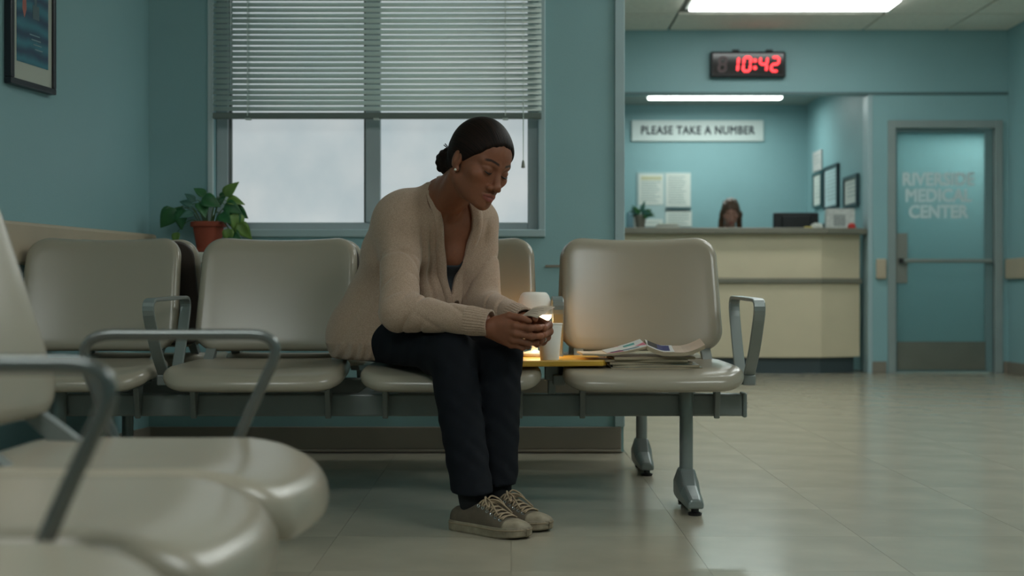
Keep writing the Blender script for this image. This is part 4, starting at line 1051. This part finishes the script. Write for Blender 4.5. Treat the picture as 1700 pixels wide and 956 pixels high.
for nm, fr, bends, th in (('r', RH, [(8, 50, 26), (12, 54, 30), (16, 56, 32), (20, 58, 32)], [(.80, .50, -.04), (.97, .06, -.10), (.96, -.14, -.16)]),
                          ('l', LH, [(58, 66, 34), (64, 70, 38), (68, 72, 40), (72, 72, 40)], [(.66, .58, -.48), (.84, .22, -.50), (.80, .0, -.60)])):
    c = fr.w((.06, 0, -.02)); g = Grid(c - .155, c + .155, .0019)
    tips[nm] = hand_prims(g, fr, bends, th)
    V, Q = g.mesh(); C = np.tile(A3(SKIN), (len(V), 1)); L = fr.locpts(V)
    C *= np.where(L[:, 2:3] < -.016, 1.25, 1.0)
    for t in tips[nm]:
        C[np.linalg.norm(V - t, axis=1) < .0085] = np.array(SKIN) * [1.5, 1.45, 1.45]
    parts.append((V, Q, C))
def tube_np(pts, rad, n=20):
    mb = MB().tube(pts, rad, n); q = [f for f in mb.f if len(f) == 4]; return np.array(mb.v), np.array(q), np.tile(A3(SKIN), (len(mb.v), 1))
parts.append(tube_np([SR, ER, WR, RH.w((.0, 0, 0))], [.042, .036, .026, .022])); parts.append(tube_np([SL, EL, WL, LH.w((.0, 0, 0))], [.042, .036, .026, .022]))
V, Q, C = join_np(parts)
body = wput('body', np_mesh('body', V, Q, skin_mat('brown_skin', .52), C))
# eyelashes and lid line
lash_m = mat('lash', srgb(14, 10, 9), .5)
for s in (-1, 1):
    pts = []
    for k in range(13):
        t = k / 12; a = math.radians(lerp(-62, 62, t)); R = .0158; drop = math.radians(20 * math.cos(math.radians(lerp(-80, 80, t))))
        pts.append(HF.w((s * .031 + R * math.sin(a) * math.cos(drop), .0690 + R * math.cos(a) * math.cos(drop), -.002 - R * math.sin(drop))))
    o = wput('eyelashes', MB().tube(pts, [.0008 + .0019 * math.sin(math.pi * k / 12) for k in range(13)], 6).mesh('eyelashes', lash_m, True))
# earring and ring
ew = HF.w((-.0775, .004, -.034)); o = wput('earring', MB().lathe([(.0005, -.004), (.0035, -.002), (.0042, 0), (.0035, .002), (.0005, .004)], tuple(ew), 12).mesh('earring', mat('pearl', srgb(236, 232, 220), .15), True)); o['label'] = 'small pearl earring'
a_ = math.radians(68); rd = A3([math.cos(a_), -.05 * math.cos(a_), -math.sin(a_)]); rc = A3([.089, -.013, .002]) + rd * .026
e1 = unit(np.cross(rd, [0, 1, 0])); e2 = np.cross(rd, e1)
o = wput('ring', MB().tube([tuple(LH.w(rc + (e1 * math.cos(t) + e2 * math.sin(t)) * .0094)) for t in [2 * math.pi * k / 20 for k in range(20)]], .0013, 6, closed=True).mesh('ring', mat('silver', srgb(214, 214, 208), .15, metal=.9), True)); o['label'] = 'thin silver ring'
# ---- hair
hair_m = bpy.data.materials.new('black_hair'); hair_m.use_nodes = True; nt = hair_m.node_tree; b = nt.nodes['Principled BSDF']; b.inputs['Base Color'].default_value = srgb(30, 21, 18); b.inputs['Roughness'].default_value = .55; b.inputs['Specular IOR Level'].default_value = .12
at = nt.nodes.new('ShaderNodeAttribute'); at.attribute_name = 'tone'; wv = nt.nodes.new('ShaderNodeTexNoise'); wv.inputs['Scale'].default_value = 1.0; wv.inputs['Detail'].default_value = 4
nt.links.new(at.outputs['Vector'], wv.inputs['Vector']); bp = nt.nodes.new('ShaderNodeBump'); bp.inputs['Strength'].default_value = .8; bp.inputs['Distance'].default_value = .0015
nt.links.new(wv.outputs['Fac'], bp.inputs['Height']); nt.links.new(bp.outputs['Normal'], b.inputs['Normal'])
rp = nt.nodes.new('ShaderNodeValToRGB'); rp.color_ramp.elements[0].position = .35; rp.color_ramp.elements[1].position = .7; rp.color_ramp.elements[0].color = srgb(13, 9, 8); rp.color_ramp.elements[1].color = srgb(44, 29, 23)
nt.links.new(wv.outputs['Fac'], rp.inputs['Fac']); nt.links.new(rp.outputs['Color'], b.inputs['Base Color'])
def hair_coords(L):   # strand coordinates: fast across the strands, slow along them
    x, y, z = L[:, 0], L[:, 1], L[:, 2]; a = np.arctan2(x, z + .02); return np.stack([a * 70 + 5, y * 10 + 8, np.hypot(x, z) * 30], 1)
c = HF.w((0, -.03, .03)); g = Grid(c - .185, c + .185, .0026)
g.add(ell((0, -.014, .034), (.080, .096, .0935), HF), 0); g.add(ell((0, .016, .034), (.0735, .0735, .071), HF), .015); g.add(cap((0, -.06, -.01), (0, -.085, -.03), .058, .035, HF), .02)
X, Y, Z = HF.loc(*g.whole())
face = Z - (f32(.078) + f32(.92) * (Y - f32(.080))) + f32(.022) * (X / f32(.07)) ** 2 + f32(.0016) * np.sin(X * 190) + f32(.0012) * np.sin(X * 420 + 1)
g.F = smax(g.F, -face * f32(.72), .010)
bc = A3([0, -.112, -.036])
g.add(ell(bc, (.034, .028, .036), HF), .008)
for k in range(9):
    a = 2 * math.pi * k / 9; r1 = A3([.026 * math.cos(a), -.012, .028 * math.sin(a)]); a2 = a + 1.0; r2 = A3([.020 * math.cos(a2), -.026, .022 * math.sin(a2)])
    g.add(cap(bc + r1, bc + r2, .0125, .010, HF), .002)
V, Q = g.mesh(); L = HF.locpts(V)
hair = wput('hair', np_mesh('hair', V, Q, hair_m, hair_coords(L)))
m = MB(); p = HF.w(bc + A3([-.01, -.02, .034])); m.tube([tuple(p), tuple(p + A3([-.012, .006, .010]))], .0016, 6); m.tube([tuple(p + A3([.004, 0, 0])), tuple(p + A3([-.008, .004, .014]))], .0016, 6)
wput('hair_pin', m.mesh('hair_pin', black_m))
# ---- dark tank top
top_m = mat('charcoal_top', srgb(44, 50, 56), .8, var=.15, vscale=200)
g = Grid((-.60, 4.10, .50), (.05, 4.80, 1.0), .006); torso(g, .006, drape=True)
X, Y, Z = g.whole(); wv_ = (X - f32(P3[0])) * f32(w3[0]) + (Y - f32(P3[1])) * f32(w3[1]) + (Z - f32(P3[2])) * f32(w3[2]); uu = (X - f32(P3[0])) * f32(l3[0]) + (Y - f32(P3[1])) * f32(l3[1])
g.F = smax(g.F, wv_ - (f32(-.118) + 9 * (np.maximum(np.abs(uu - f32(.03)) - f32(.035), 0)) ** 2 * 6), .004)
g.F = smax(g.F, f32(.48) - Z, .01); off_bench(g)
V, Q = g.mesh(); wput('tank_top', np_mesh('tank_top', V, Q, top_m))
# ---- cardigan
knit = bpy.data.materials.new('oatmeal_knit'); knit.use_nodes = True; nt = knit.node_tree; b = nt.nodes['Principled BSDF']; b.inputs['Roughness'].default_value = .92; b.inputs['Specular IOR Level'].default_value = .15
b.inputs['Sheen Weight'].default_value = .25; b.inputs['Sheen Roughness'].default_value = .5
tc = nt.nodes.new('ShaderNodeTexCoord'); n1 = nt.nodes.new('ShaderNodeTexNoise'); n1.inputs['Scale'].default_value = 380; n1.inputs['Detail'].default_value = 3; nt.links.new(tc.outputs['Object'], n1.inputs['Vector'])
rp = nt.nodes.new('ShaderNodeValToRGB'); rp.color_ramp.elements[0].position = .3; rp.color_ramp.elements[1].position = .72; rp.color_ramp.elements[0].color = srgb(162, 136, 117); rp.color_ramp.elements[1].color = srgb(196, 169, 148)
nt.links.new(n1.outputs['Fac'], rp.inputs['Fac']); nt.links.new(rp.outputs['Color'], b.inputs['Base Color'])
sx_ = nt.nodes.new('ShaderNodeSeparateXYZ'); nt.links.new(tc.outputs['Object'], sx_.inputs[0])
wv = nt.nodes.new('ShaderNodeTexWave'); wv.bands_direction = 'DIAGONAL'; wv.inputs['Scale'].default_value = 26; wv.inputs['Distortion'].default_value = .6
mp_ = nt.nodes.new('ShaderNodeMapping'); mp_.inputs['Scale'].default_value = (1, .45, 0); nt.links.new(tc.outputs['Object'], mp_.inputs['Vector']); nt.links.new(mp_.outputs['Vector'], wv.inputs['Vector'])
ms_ = nt.nodes.new('ShaderNodeMapRange'); ms_.inputs['From Min'].default_value = .525; ms_.inputs['From Max'].default_value = .515; ms_.inputs['To Max'].default_value = 6.0; nt.links.new(sx_.outputs['Z'], ms_.inputs['Value'])
m1_ = nt.nodes.new('ShaderNodeMath'); m1_.operation = 'MULTIPLY_ADD'; nt.links.new(wv.outputs['Fac'], m1_.inputs[0]); nt.links.new(ms_.outputs['Result'], m1_.inputs[1]); nt.links.new(n1.outputs['Fac'], m1_.inputs[2])
bp = nt.nodes.new('ShaderNodeBump'); bp.inputs['Strength'].default_value = .6; bp.inputs['Distance'].default_value = .0025; nt.links.new(m1_.outputs[0], bp.inputs['Height']); nt.links.new(bp.outputs['Normal'], b.inputs['Normal'])
def poly_sdf(U, W, pts):
    n = len(pts); d = None; s = None
    for i in range(n):
        a = A3(pts[i]); b_ = A3(pts[i - 1]); e = b_ - a; wx, wy = U - f32(a[0]), W - f32(a[1])
        t = np.clip((wx * f32(e[0]) + wy * f32(e[1])) / f32(e @ e), 0, 1); dd = (wx - t * f32(e[0])) ** 2 + (wy - t * f32(e[1])) ** 2
        c1 = W >= f32(a[1]); c2 = W < f32(b_[1]); c3 = f32(e[0]) * wy > f32(e[1]) * wx
        fl = (c1 & c2 & c3) | (~c1 & ~c2 & ~c3)
        d = dd if d is None else np.minimum(d, dd); s = np.where(fl, f32(-1), f32(1)) if s is None else np.where(fl, -s, s)
    return s * np.sqrt(d)
VL = [(-.040, .15), (-.036, .10), (-.026, .05), (-.014, 0), (.006, -.077), (.027, -.155), (.050, -.215)]
VR = [(.066, -.174), (.082, -.115), (.093, -.058), (.098, 0), (.098, .05), (.090, .10), (.08, .15)]
def crease(ph, w=4): return (1 - np.abs(np.sin(ph))) ** w
def bumpf(v, c, s): return np.exp(-((v - f32(c)) / f32(s)) ** 2)
def fold_r(X, Y, Z, t):
    e = np.clip((t - .5) * 3, 0, 1)
    return -f32(.012) * crease(t * 11 + X * 16 - Y * 20 + .4, 3) * e * (f32(.5) + f32(.5) * np.sin(X * 60 + Z * 25)) - f32(.004) * bumpf(t, .40, .022) - f32(.006) * crease(Z * 15 + Y * 26 + X * 9) * (1 - e)
def fold_f(X, Y, Z, t):
    e = np.clip((.62 - t) * 2.6, 0, 1)
    return -f32(.012) * crease(t * 13 - Z * 30 + Y * 9, 3) * e * (f32(.5) + f32(.5) * np.sin(Z * 70 + Y * 30)) + f32(.004) * e - f32(.005) * crease(X * 22 + Z * 34 + 1) * (1 - e)
def fold_l(X, Y, Z, t):
    return -f32(.015) * crease(t * 9 + X * 20 + Z * 16) * np.clip((t - .2) * 2, 0, 1)
g = Grid((-.66, 3.98, .425), (.10, 4.82, 1.06), .0042)
torso(g, .022, .06, drape=True)
X, Y, Z = g.whole()
# soft folds across the back and side, stronger low down
g.F += f32(.011) * crease(X * 13 + Y * 9 - Z * 21 + .7) * (f32(.5) + f32(.5) * np.sin(X * 25 + Z * 14)) * np.clip((.84 - Z) * 5, 0, 1) + f32(.009) * crease(X * 21 - Y * 6 - Z * 12) * np.clip((.66 - Z) * 8, 0, 1) + f32(.0025) * np.sin(X * 50 - Z * 25 + Y * 12)
g.add(cap(P0 - f0 * .045 + A3([0, 0, -.01]) - l0 * .07, P0 - f0 * .045 + A3([0, 0, -.01]) + l0 * .07, .125, .125), .03)
g.add(cap(P0 - .098 * l0 + A3([0, 0, -.01]), P0 - .098 * l0 + f0 * .075 + A3([0, 0, -.015]), .120, .116), .04)
u = (X - f32(P3[0])) * f32(l3[0]) + (Y - f32(P3[1])) * f32(l3[1])
w = (X - f32(P3[0])) * f32(w3[0]) + (Y - f32(P3[1])) * f32(w3[1]) + (Z - f32(P3[2])) * f32(w3[2])
nn = (X - f32(P3[0])) * f32(n3[0]) + (Y - f32(P3[1])) * f32(n3[1]) + (Z - f32(P3[2])) * f32(n3[2])
lo_ = np.clip((f32(.04) - w) * 12, 0, 1)
g.F += (f32(.013) * bumpf(u + f32(.10) * w, -.088, .011) + f32(.008) * bumpf(u + f32(.18) * w, -.060, .008) + f32(.012) * bumpf(u - f32(.10) * w, .150, .012)) * lo_ * (nn > 0)
cutv = np.maximum(poly_sdf(u, w, VL + VR), f32(-.03) - nn)
torsoF = g.F.copy()
g.F = smax(g.F, -cutv, .006)
g.add(cap(neck_bot - A3([0, 0, .02]), neck_bot + (neck_top - neck_bot) * 1.2, .066, .066), .006, '-')
# sleeves
g.add(cap(SR - A3([-.01, 0, .005]), ER, .064, .060, mod=fold_r), .03); g.add(cap(ER, lerp(ER, WR, .80), .058, .043, mod=fold_f), .02)
g.add(cap(SL, EL, .060, .058, mod=fold_l), .03); g.add(cap(EL, lerp(EL, WL, .85), .055, .042, mod=fold_l), .02)
# hem, and the lap opening where the thighs leave it
g.F = smax(g.F, f32(.464) - Z, .01); off_bench(g)
V, Q = g.mesh()
card = wput('cardigan', np_mesh('cardigan', V, Q, knit))
# ribbed pieces
def rib_tube(path, r0, rib, n=96, amp=.0022, m=knit):
    P = [Vector(p) for p in path]; v = []; f = []
    t = (P[-1] - P[0]).normalized(); a = t.orthogonal().normalized(); b_ = t.cross(a)
    for i, p in enumerate(P):
        for k in range(n):
            an = 2 * math.pi * k / n; r = r0[i] + amp * math.cos(rib * an); v.append(p + (a * math.cos(an) + b_ * math.sin(an)) * r)
    for i in range(len(P) - 1):
        for k in range(n): f.append((i * n + k, i * n + (k + 1) % n, (i + 1) * n + (k + 1) % n, (i + 1) * n + k))
    mb = MB(); mb.add(v, f); return mb
for E_, W_ in ((ER, WR), (EL, WL)):
    d = unit(W_ - E_); a = W_ - d * .062; pts = [tuple(a + d * (.073 * k / 6)) for k in range(7)]
    rr = [.043, .0440, .0430, .0415, .0400, .0392, .0400]
    pts += [tuple(a + d * .074), tuple(a + d * .060)]; rr += [.034, .033]
    o = wput('cuff', rib_tube(pts, rr, 30, 192, .0009).mesh('cuff', knit, True), card)
# front band lying on the knit along the V
def torso_hit(u_, w_):
    o_ = P3 + l3 * u_ + w3 * w_
    for k in range(400):
        n_ = .26 - k * .001; p = o_ + n3 * n_; i = np.round((p - g.lo) / g.h).astype(int)
        if (i >= 0).all() and (i < g.n).all() and torsoF[tuple(i)] < 0: return p + n3 * .002
    return None
def band(edge, sgn):
    cs = []
    for i in range(len(edge) - 1):
        for k in range(6): cs.append(lerp(A3(edge[i]), A3(edge[i + 1]), k / 6))
    rowsv = []
    for i, c in enumerate(cs):
        t = unit(cs[min(i + 1, len(cs) - 1)] - cs[max(i - 1, 0)]); nr = A3([-t[1], t[0]]) * sgn
        ps = [torso_hit(*(c + nr * o_)) for o_ in (-.004, .006, .016, .026, .030)]
        if any(p is None for p in ps): continue
        ps = [p + n3 * h_ for p, h_ in zip(ps, (-.010, .005, .0065, .005, -.006))]; rowsv.append(ps)
    A_ = np.array(rowsv)
    for _ in range(6): A_[1:-1] = (A_[:-2] + 2 * A_[1:-1] + A_[2:]) / 4
    v = [tuple(p) for r_ in A_ for p in r_]; n_ = 5; f = [(i * n_ + j, i * n_ + j + 1, (i + 1) * n_ + j + 1, (i + 1) * n_ + j) for i in range(len(A_) - 1) for j in range(n_ - 1)]
    return MB().add(v, f)
lowend = [(.058, -.26), (.064, -.31)]
for nm, ed, sg in (('front_band', VL + lowend, -1), ('front_band', [(.052, -.235)] + VR, -1)):
    mb = band(ed, sg)
    if len(mb.v) > 10: wput(nm, mb.mesh(nm, knit, True), card)
btn = mat('button_brown', srgb(92, 70, 54), .35)
for (bu, bw_) in ((.060, -.232), (.070, -.30)):
    p = torso_hit(bu, bw_)
    if p is not None:
        mb = MB().lathe([(.001, 0), (.008, 0), (.0085, .002), (.006, .0035), (.001, .003)], n=18)
        me = mb.mesh('button', btn); o = wput('button', me, card)
        z = Vector(n3); o.matrix_local = Matrix.Translation(Vector(p) + z * .006) @ z.to_track_quat('Z', 'Y').to_matrix().to_4x4()
# ---- jeans
denim = mat('dark_denim', srgb(17, 20, 26), .85, var=.25, vscale=90, bump=.3, bscale=500, spec=.2)
HR, HL = P0 - .092 * l0 + A3([0, 0, -.005]), P0 + .092 * l0 + A3([0, 0, -.005])
KR, KL = A3([-.179, 4.150, .490]), A3([-.037, 4.195, .487])
AR, AL = A3([-.112, 3.962, .095]), A3([-.042, 4.068, .095])
def jf(ph):
    def fn(X, Y, Z, t): return f32(.0022) * np.sin(t * 17 + X * 55 + ph * 2 + Y * 31) * np.cos(Z * 37 - X * 70 + ph) + f32(.0016) * np.sin(Z * 83 + X * 90 + Y * 60 + ph) * np.sin(t * 9 + ph)
    return fn
g = Grid((-.62, 3.86, .09), (.10, 4.82, .70), .005)
g.add(cap(P0 - l0 * .085, P0 + l0 * .085, .106, .106), .03)
g.add(cap(HR, KR, .096, .072, mod=jf(0)), .04); g.add(cap(HL, KL, .096, .070, mod=jf(2)), .04)
g.add(cap(KR, AR, .070, .060, mod=jf(1)), .02)
g.add(cap(KL, AL, .068, .058, mod=jf(3)), .012)
X, Y, Z = g.whole(); g.F = smax(g.F, f32(.113) - Z + f32(.10) * (Y - f32(4.0)), .003)
off_bench(g)
V, Q = g.mesh(); jeans = wput('jeans', np_mesh('jeans', V, Q, denim))
# ---- shoes
canvas = mat('taupe_canvas', srgb(94, 83, 69), .85, var=.15, vscale=40, bump=.4, bscale=700)
rubber = mat('worn_rubber', srgb(136, 122, 100), .6, var=.28, vscale=26, col2=srgb(160, 148, 126))
lace_m = mat('lace', srgb(158, 138, 112), .9, var=.1, vscale=120)
sock_m = mat('black_sock', srgb(16, 17, 20), .9)
SEC = [(.004, .024, .060), (.018, .031, .068), (.05, .035, .066), (.085, .036, .076), (.115, .038, .092), (.135, .040, .086), (.16, .043, .072), (.19, .0465, .059), (.215, .047, .050), (.24, .0435, .045), (.258, .035, .041), (.270, .022, .036), (.275, .008, .031)]
def sec_at(y):
    ys = [s_[0] for s_ in SEC]; return np.interp(y, ys, [s_[1] for s_ in SEC]), np.interp(y, ys, [s_[2] for s_ in SEC])
def shoe(heel, toe_dir, label):
    ang_ = math.atan2(toe_dir[1], toe_dir[0]) - math.pi / 2
    e = wput('shoe', None); e.location = (heel[0] - P0[0], heel[1] - P0[1], 0); e.rotation_euler = (0, 0, ang_); e['label'] = label
    def loft(ys, grow, n=24, z0=.022):
        v = []; f = []
        for y in ys:
            hw_, h_ = sec_at(y); hw_ += grow; h_ += grow
            for k in range(n + 1):
                a = math.pi * k / n; cx_, sx_ = math.cos(a), math.sin(a)
                v.append((hw_ * math.copysign(abs(cx_) ** .75, cx_), y, z0 + (h_ - z0) * sx_ ** .85))
        m_ = n + 1
        for i in range(len(ys) - 1):
            for k in range(n): f.append((i * m_ + k, i * m_ + k + 1, (i + 1) * m_ + k + 1, (i + 1) * m_ + k))
        f.append(tuple(range(m_))); f.append(tuple(range((len(ys) - 1) * m_, len(ys) * m_)))
        return MB().add(v, f)
    def sub(name, mb, m, bev=0): return mb.build(name, m, e, bevel=bev, smooth=True)
    sub('upper', loft(list(np.linspace(.004, .275, 40)), 0), canvas)
    sub('toe_cap', loft(list(np.linspace(.218, .2765, 14)), .0022), rubber)
    # sole
    ys = list(np.linspace(-.003, .278, 44)); out_ = [(sec_at(max(.004, min(.275, y)))[0] + .004 + (-.018 if y in (ys[0], ys[-1]) else 0), y) for y in ys]
    pts = out_ + [(-x, y) for x, y in out_[::-1]]
    mb = MB(); v = []; n_ = len(pts)
    for z_, gsc in ((0.0, .96), (.004, 1.0), (.026, 1.0), (.030, .97)):
        for x, y in pts: v.append((x * gsc, .1375 + (y - .1375) * (gsc * .5 + .5), z_ + max(0, y - .2) * .10 * (1 if z_ < .02 else .4)))
    fs = [(i * n_ + k, i * n_ + (k + 1) % n_, (i + 1) * n_ + (k + 1) % n_, (i + 1) * n_ + k) for i in range(3) for k in range(n_)] + [tuple(range(n_))[::-1], tuple(range(3 * n_, 4 * n_))]
    mb.add(v, fs); mb.build('sole', rubber, e)
    line = [(x * 1.012, y, .023 + max(0, y - .2) * .05) for x, y in pts]
    MB().tube(line, .0016, 6, closed=True).build('sole_line', mat('sole_tan', srgb(150, 132, 108), .7), e)
    def surf(y, a):
        hw_, h_ = sec_at(y); ca, sa = math.cos(a), math.sin(a); return Vector((hw_ * math.copysign(abs(ca) ** .75, ca), y, .022 + (h_ - .022) * sa ** .85))
    ring_m = mat('eyelet_metal', srgb(196, 204, 206), .25, metal=.8); rows_ = [.118, .135, .152, .169, .186, .203]
    for s_ in (0, 1):
        for y in rows_:
            a = .92 if s_ == 0 else math.pi - .92; p = surf(y, a); q = surf(y, a + .05) - p; tq = Vector((0, 1, -.4)).normalized(); nn_ = q.cross(tq).normalized(); b1 = q.normalized()
            MB().tube([p + nn_ * (.0012 if nn_.z > 0 else -.0012) + (b1 * math.cos(t) + tq * math.sin(t)) * .0042 for t in [2 * math.pi * k / 10 for k in range(10)]], .0013, 5, closed=True).build('eyelet', ring_m, e)
    mb = MB()
    for i, y in enumerate(rows_):
        for (a0, a1, y1) in ((.95, math.pi - .95, min(y + .012, .21)), (math.pi - .95, .95, min(y + .012, .21))):
            mb.tube([surf(lerp(y, y1, t), lerp(a0, a1, t)) + Vector((0, 0, .003 + .002 * math.sin(math.pi * t))) for t in [k / 8 for k in range(9)]], .0026, 6)
    for s_ in (-1, 1):
        k0 = surf(.128, math.pi / 2) + Vector((0, 0, .006))
        mb.tube(smoothpath([k0, k0 + Vector((s_ * .012, .002, .012)), k0 + Vector((s_ * .028, .016, .004)), k0 + Vector((s_ * .036, .034, -.016)), k0 + Vector((s_ * .026, .030, -.010)), k0], .014, 4), .0026, 6)
        mb.tube(smoothpath([k0, k0 + Vector((s_ * .014, .022, .002)), k0 + Vector((s_ * .024, .046, -.016)), k0 + Vector((s_ * .030, .066, -.034))], .016, 4), .0024, 6)
    mb.build('laces', lace_m, e, smooth=True)
    return e
s1 = shoe((-.166, 3.992), (.180, -.155), 'worn taupe canvas shoe nearer the camera')
s2 = shoe((-.112, 4.100), (.185, -.140), 'worn taupe canvas shoe farther from the camera')
for A_, K_ in ((AR, KR), (AL, KL)):
    d = unit(K_ - A_); mb = MB().tube([tuple(A3([A_[0] + .006, A_[1] + .0, .045])), tuple(A_ + A3([0, 0, -.01])), tuple(A_ + d * .12)], [.036, .040, .046], 24)
    wput('sock', mb.mesh('sock', sock_m, True))
# ---- slip of paper in her hands
def slip(corners, name, m):
    a, b_, c, d = [Vector(p) for p in corners]; nu, nv = 9, 6; v = []; f = []
    nrm = (b_ - a).cross(d - a).normalized()
    for top in (0, 1):
        for i in range(nu):
            for j in range(nv):
                s_, t = i / (nu - 1), j / (nv - 1); p = a * (1 - s_) * (1 - t) + b_ * s_ * (1 - t) + c * s_ * t + d * (1 - s_) * t
                v.append(p + nrm * (.006 * math.sin(math.pi * s_) + top * .0005))
    N = nu * nv
    for i in range(nu - 1):
        for j in range(nv - 1):
            k = i * nv + j; f.append((k, k + 1, k + nv + 1, k + nv)); f.append((N + k, N + k + nv, N + k + nv + 1, N + k + 1))
    for i in range(nu - 1):
        for j in (0, nv - 1): k = i * nv + j; f.append((k, k + nv, N + k + nv, N + k))
    for j in range(nv - 1):
        for i in (0, nu - 1): k = i * nv + j; f.append((k, k + 1, N + k + 1, N + k))
    return MB().add(v, f), nrm
def pxy(x, y, d): return ((x - 850) / 2300 * d, d, .68 - (y - 485) / 2300 * d)
pc = [pxy(862, 532, 4.075), pxy(884, 538, 4.015), pxy(921, 514, 4.055), pxy(893, 510, 4.125)]
sc_ = Vector((.0696, 4.0663, .6153)); Rs_ = Matrix.Rotation(math.radians(-10), 3, 'X') @ Matrix.Rotation(math.radians(15), 3, 'Z')
pc = [Rs_ @ (Vector(p) - sc_) + sc_ + Vector((0, 0, .008)) for p in pc]        # lies on the fingers, under the thumb
po = Vector(pc[0])
mb, nrm = slip([Vector(p) - po for p in pc], 'slip', paper_m)
se = empty('paper_slip', tuple(po)); tag(se, 'small creased paper slip held between the fingers of the woman', 'paper')
mb.build('sheet', mat('slip_paper', srgb(188, 170, 150), .7, var=.05, vscale=60), se, smooth=True)
mb = MB(); a, b_, c, d = [Vector(p) - po for p in pc]
for k in range(4):
    t0, t1 = .22 + .16 * k, .26 + .16 * k; pts_ = []
    for s_ in np.linspace(.2, .8 - .1 * (k % 2), 6):
        pass
    v = []
    for s_ in np.linspace(.16, .84 - .12 * (k % 2), 7):
        for t in (t0, t1): v.append((a * (1 - s_) * (1 - t) + b_ * s_ * (1 - t) + c * s_ * t + d * (1 - s_) * t) + nrm * (.006 * math.sin(math.pi * s_) + .0009))
    mb.add(v, [(2 * i, 2 * i + 1, 2 * i + 3, 2 * i + 2) for i in range(6)])
mb.build('printed_lines', mat('slip_ink', srgb(132, 118, 106), .7), se)
# ================================================================ THE RECEPTIONIST
RC = A3([px(1213, 12.75), 12.75, 1.415])
rec = empty('person', (RC[0], RC[1], 0)); tag(rec, 'receptionist with long brown hair and lowered face behind the counter', 'person')
RF = head_frame(tuple(RC), -6, 24, 0, 1.0)
RSK = srgb(176, 132, 118)[:3]
g = Grid(RC - A3([.34, .30, 1.44]), RC + A3([.34, .30, .16]), .009)
sh = RC + A3([0, .07, -.24]); hp = RC + A3([0, .05, -.62])
g.add(cap(sh - A3([.14, 0, .02]), sh + A3([.14, 0, -.02]), .055, .055), .04); g.add(cap(sh - A3([.08, 0, .10]), sh + A3([.08, 0, -.10]), .10, .10), .06); g.add(cap(hp - A3([.07, 0, 0]), hp + A3([.07, 0, 0]), .115, .115), .06); g.add(cap((sh + hp) / 2 - A3([.05, 0, 0]), (sh + hp) / 2 + A3([.05, 0, 0]), .095, .095), .06)
for s in (-1, 1):
    g.add(cap(sh + A3([s * .16, 0, -.02]), sh + A3([s * .20, -.02, -.30]), .05, .042), .03); g.add(cap(sh + A3([s * .20, -.02, -.30]), sh + A3([s * .10, -.22, -.34]), .040, .030), .02); g.add(cap(sh + A3([s * .10, -.22, -.34]), sh + A3([s * .07, -.27, -.35]), .030, .020), .02)
    g.add(cap(hp + A3([s * .085, 0, -.05]), A3([RC[0] + s * .09, RC[1] + .05, .45]), .085, .06), .04); g.add(cap(A3([RC[0] + s * .09, RC[1] + .05, .45]), A3([RC[0] + s * .09, RC[1] + .06, .07]), .06, .045), .03); g.add(cap(A3([RC[0] + s * .09, RC[1] + .08, .04]), A3([RC[0] + s * .10, RC[1] - .10, .03]), .038, .03), .02)
g.add(cap(sh + A3([0, 0, .02]), RF.w((0, -.02, -.06)), .055, .05), .03)
add_head(g, RF, False)
V, Q = g.mesh(); V[:, 2] = np.maximum(V[:, 2], .002); C = np.tile(A3(RSK), (len(V), 1)); cloth = V[:, 2] < sh[2] + .045; C[cloth] = srgb(44, 66, 70)[:3]; C[V[:, 2] < hp[2]] = srgb(30, 32, 38)[:3]
body_part = (V, Q, C)
g = Grid(RC - .2, RC + .2, .0035); add_head(g, RF, True); V, Q = g.mesh(); C = head_colors(RF.locpts(V), RSK, srgb(170, 92, 88)[:3], srgb(84, 60, 44)[:3])
V, Q, C = join_np([body_part, (V, Q, C)])
rb = bpy.data.objects.new('body', np_mesh('body', V, Q, skin_mat('receptionist_tones', .55), C)); COL.objects.link(rb); rb.parent = rec; rb.location = (-RC[0], -RC[1], 0)
g = Grid(RC - .28, RC + .28, .006)
g.add(ell((0, -.016, .034), (.086, .100, .098), RF), 0); g.add(ell((0, .016, .036), (.078, .074, .072), RF), .015)
X, Y, Z = RF.loc(*g.whole()); face = Z - (f32(.060) + f32(.9) * (Y - f32(.085))) + f32(.04) * (X / f32(.07)) ** 2
g.F = smax(g.F, -face * f32(.7), .008)
for s in (-1, 1):
    g.add(cap((s * .050, .030, .070), (s * .078, .018, -.02), .022, .022, RF), .02); g.add(cap((s * .078, .010, -.01), (s * .085, .0, -.16), .026, .028, RF), .02)
g.add(cap((0, -.08, 0), (0, -.09, -.16), .06, .05, RF), .03)
g.F += f32(.003) * np.sin(X * 160 + Z * 30)
V, Q = g.mesh(); hm = mat('brown_hair', srgb(92, 66, 48), .5, var=.3, vscale=30, stretch=(1, 1, .15))
o = bpy.data.objects.new('hair', np_mesh('hair', V, Q, hm)); COL.objects.link(o); o.parent = rec; o.location = (-RC[0], -RC[1], 0)
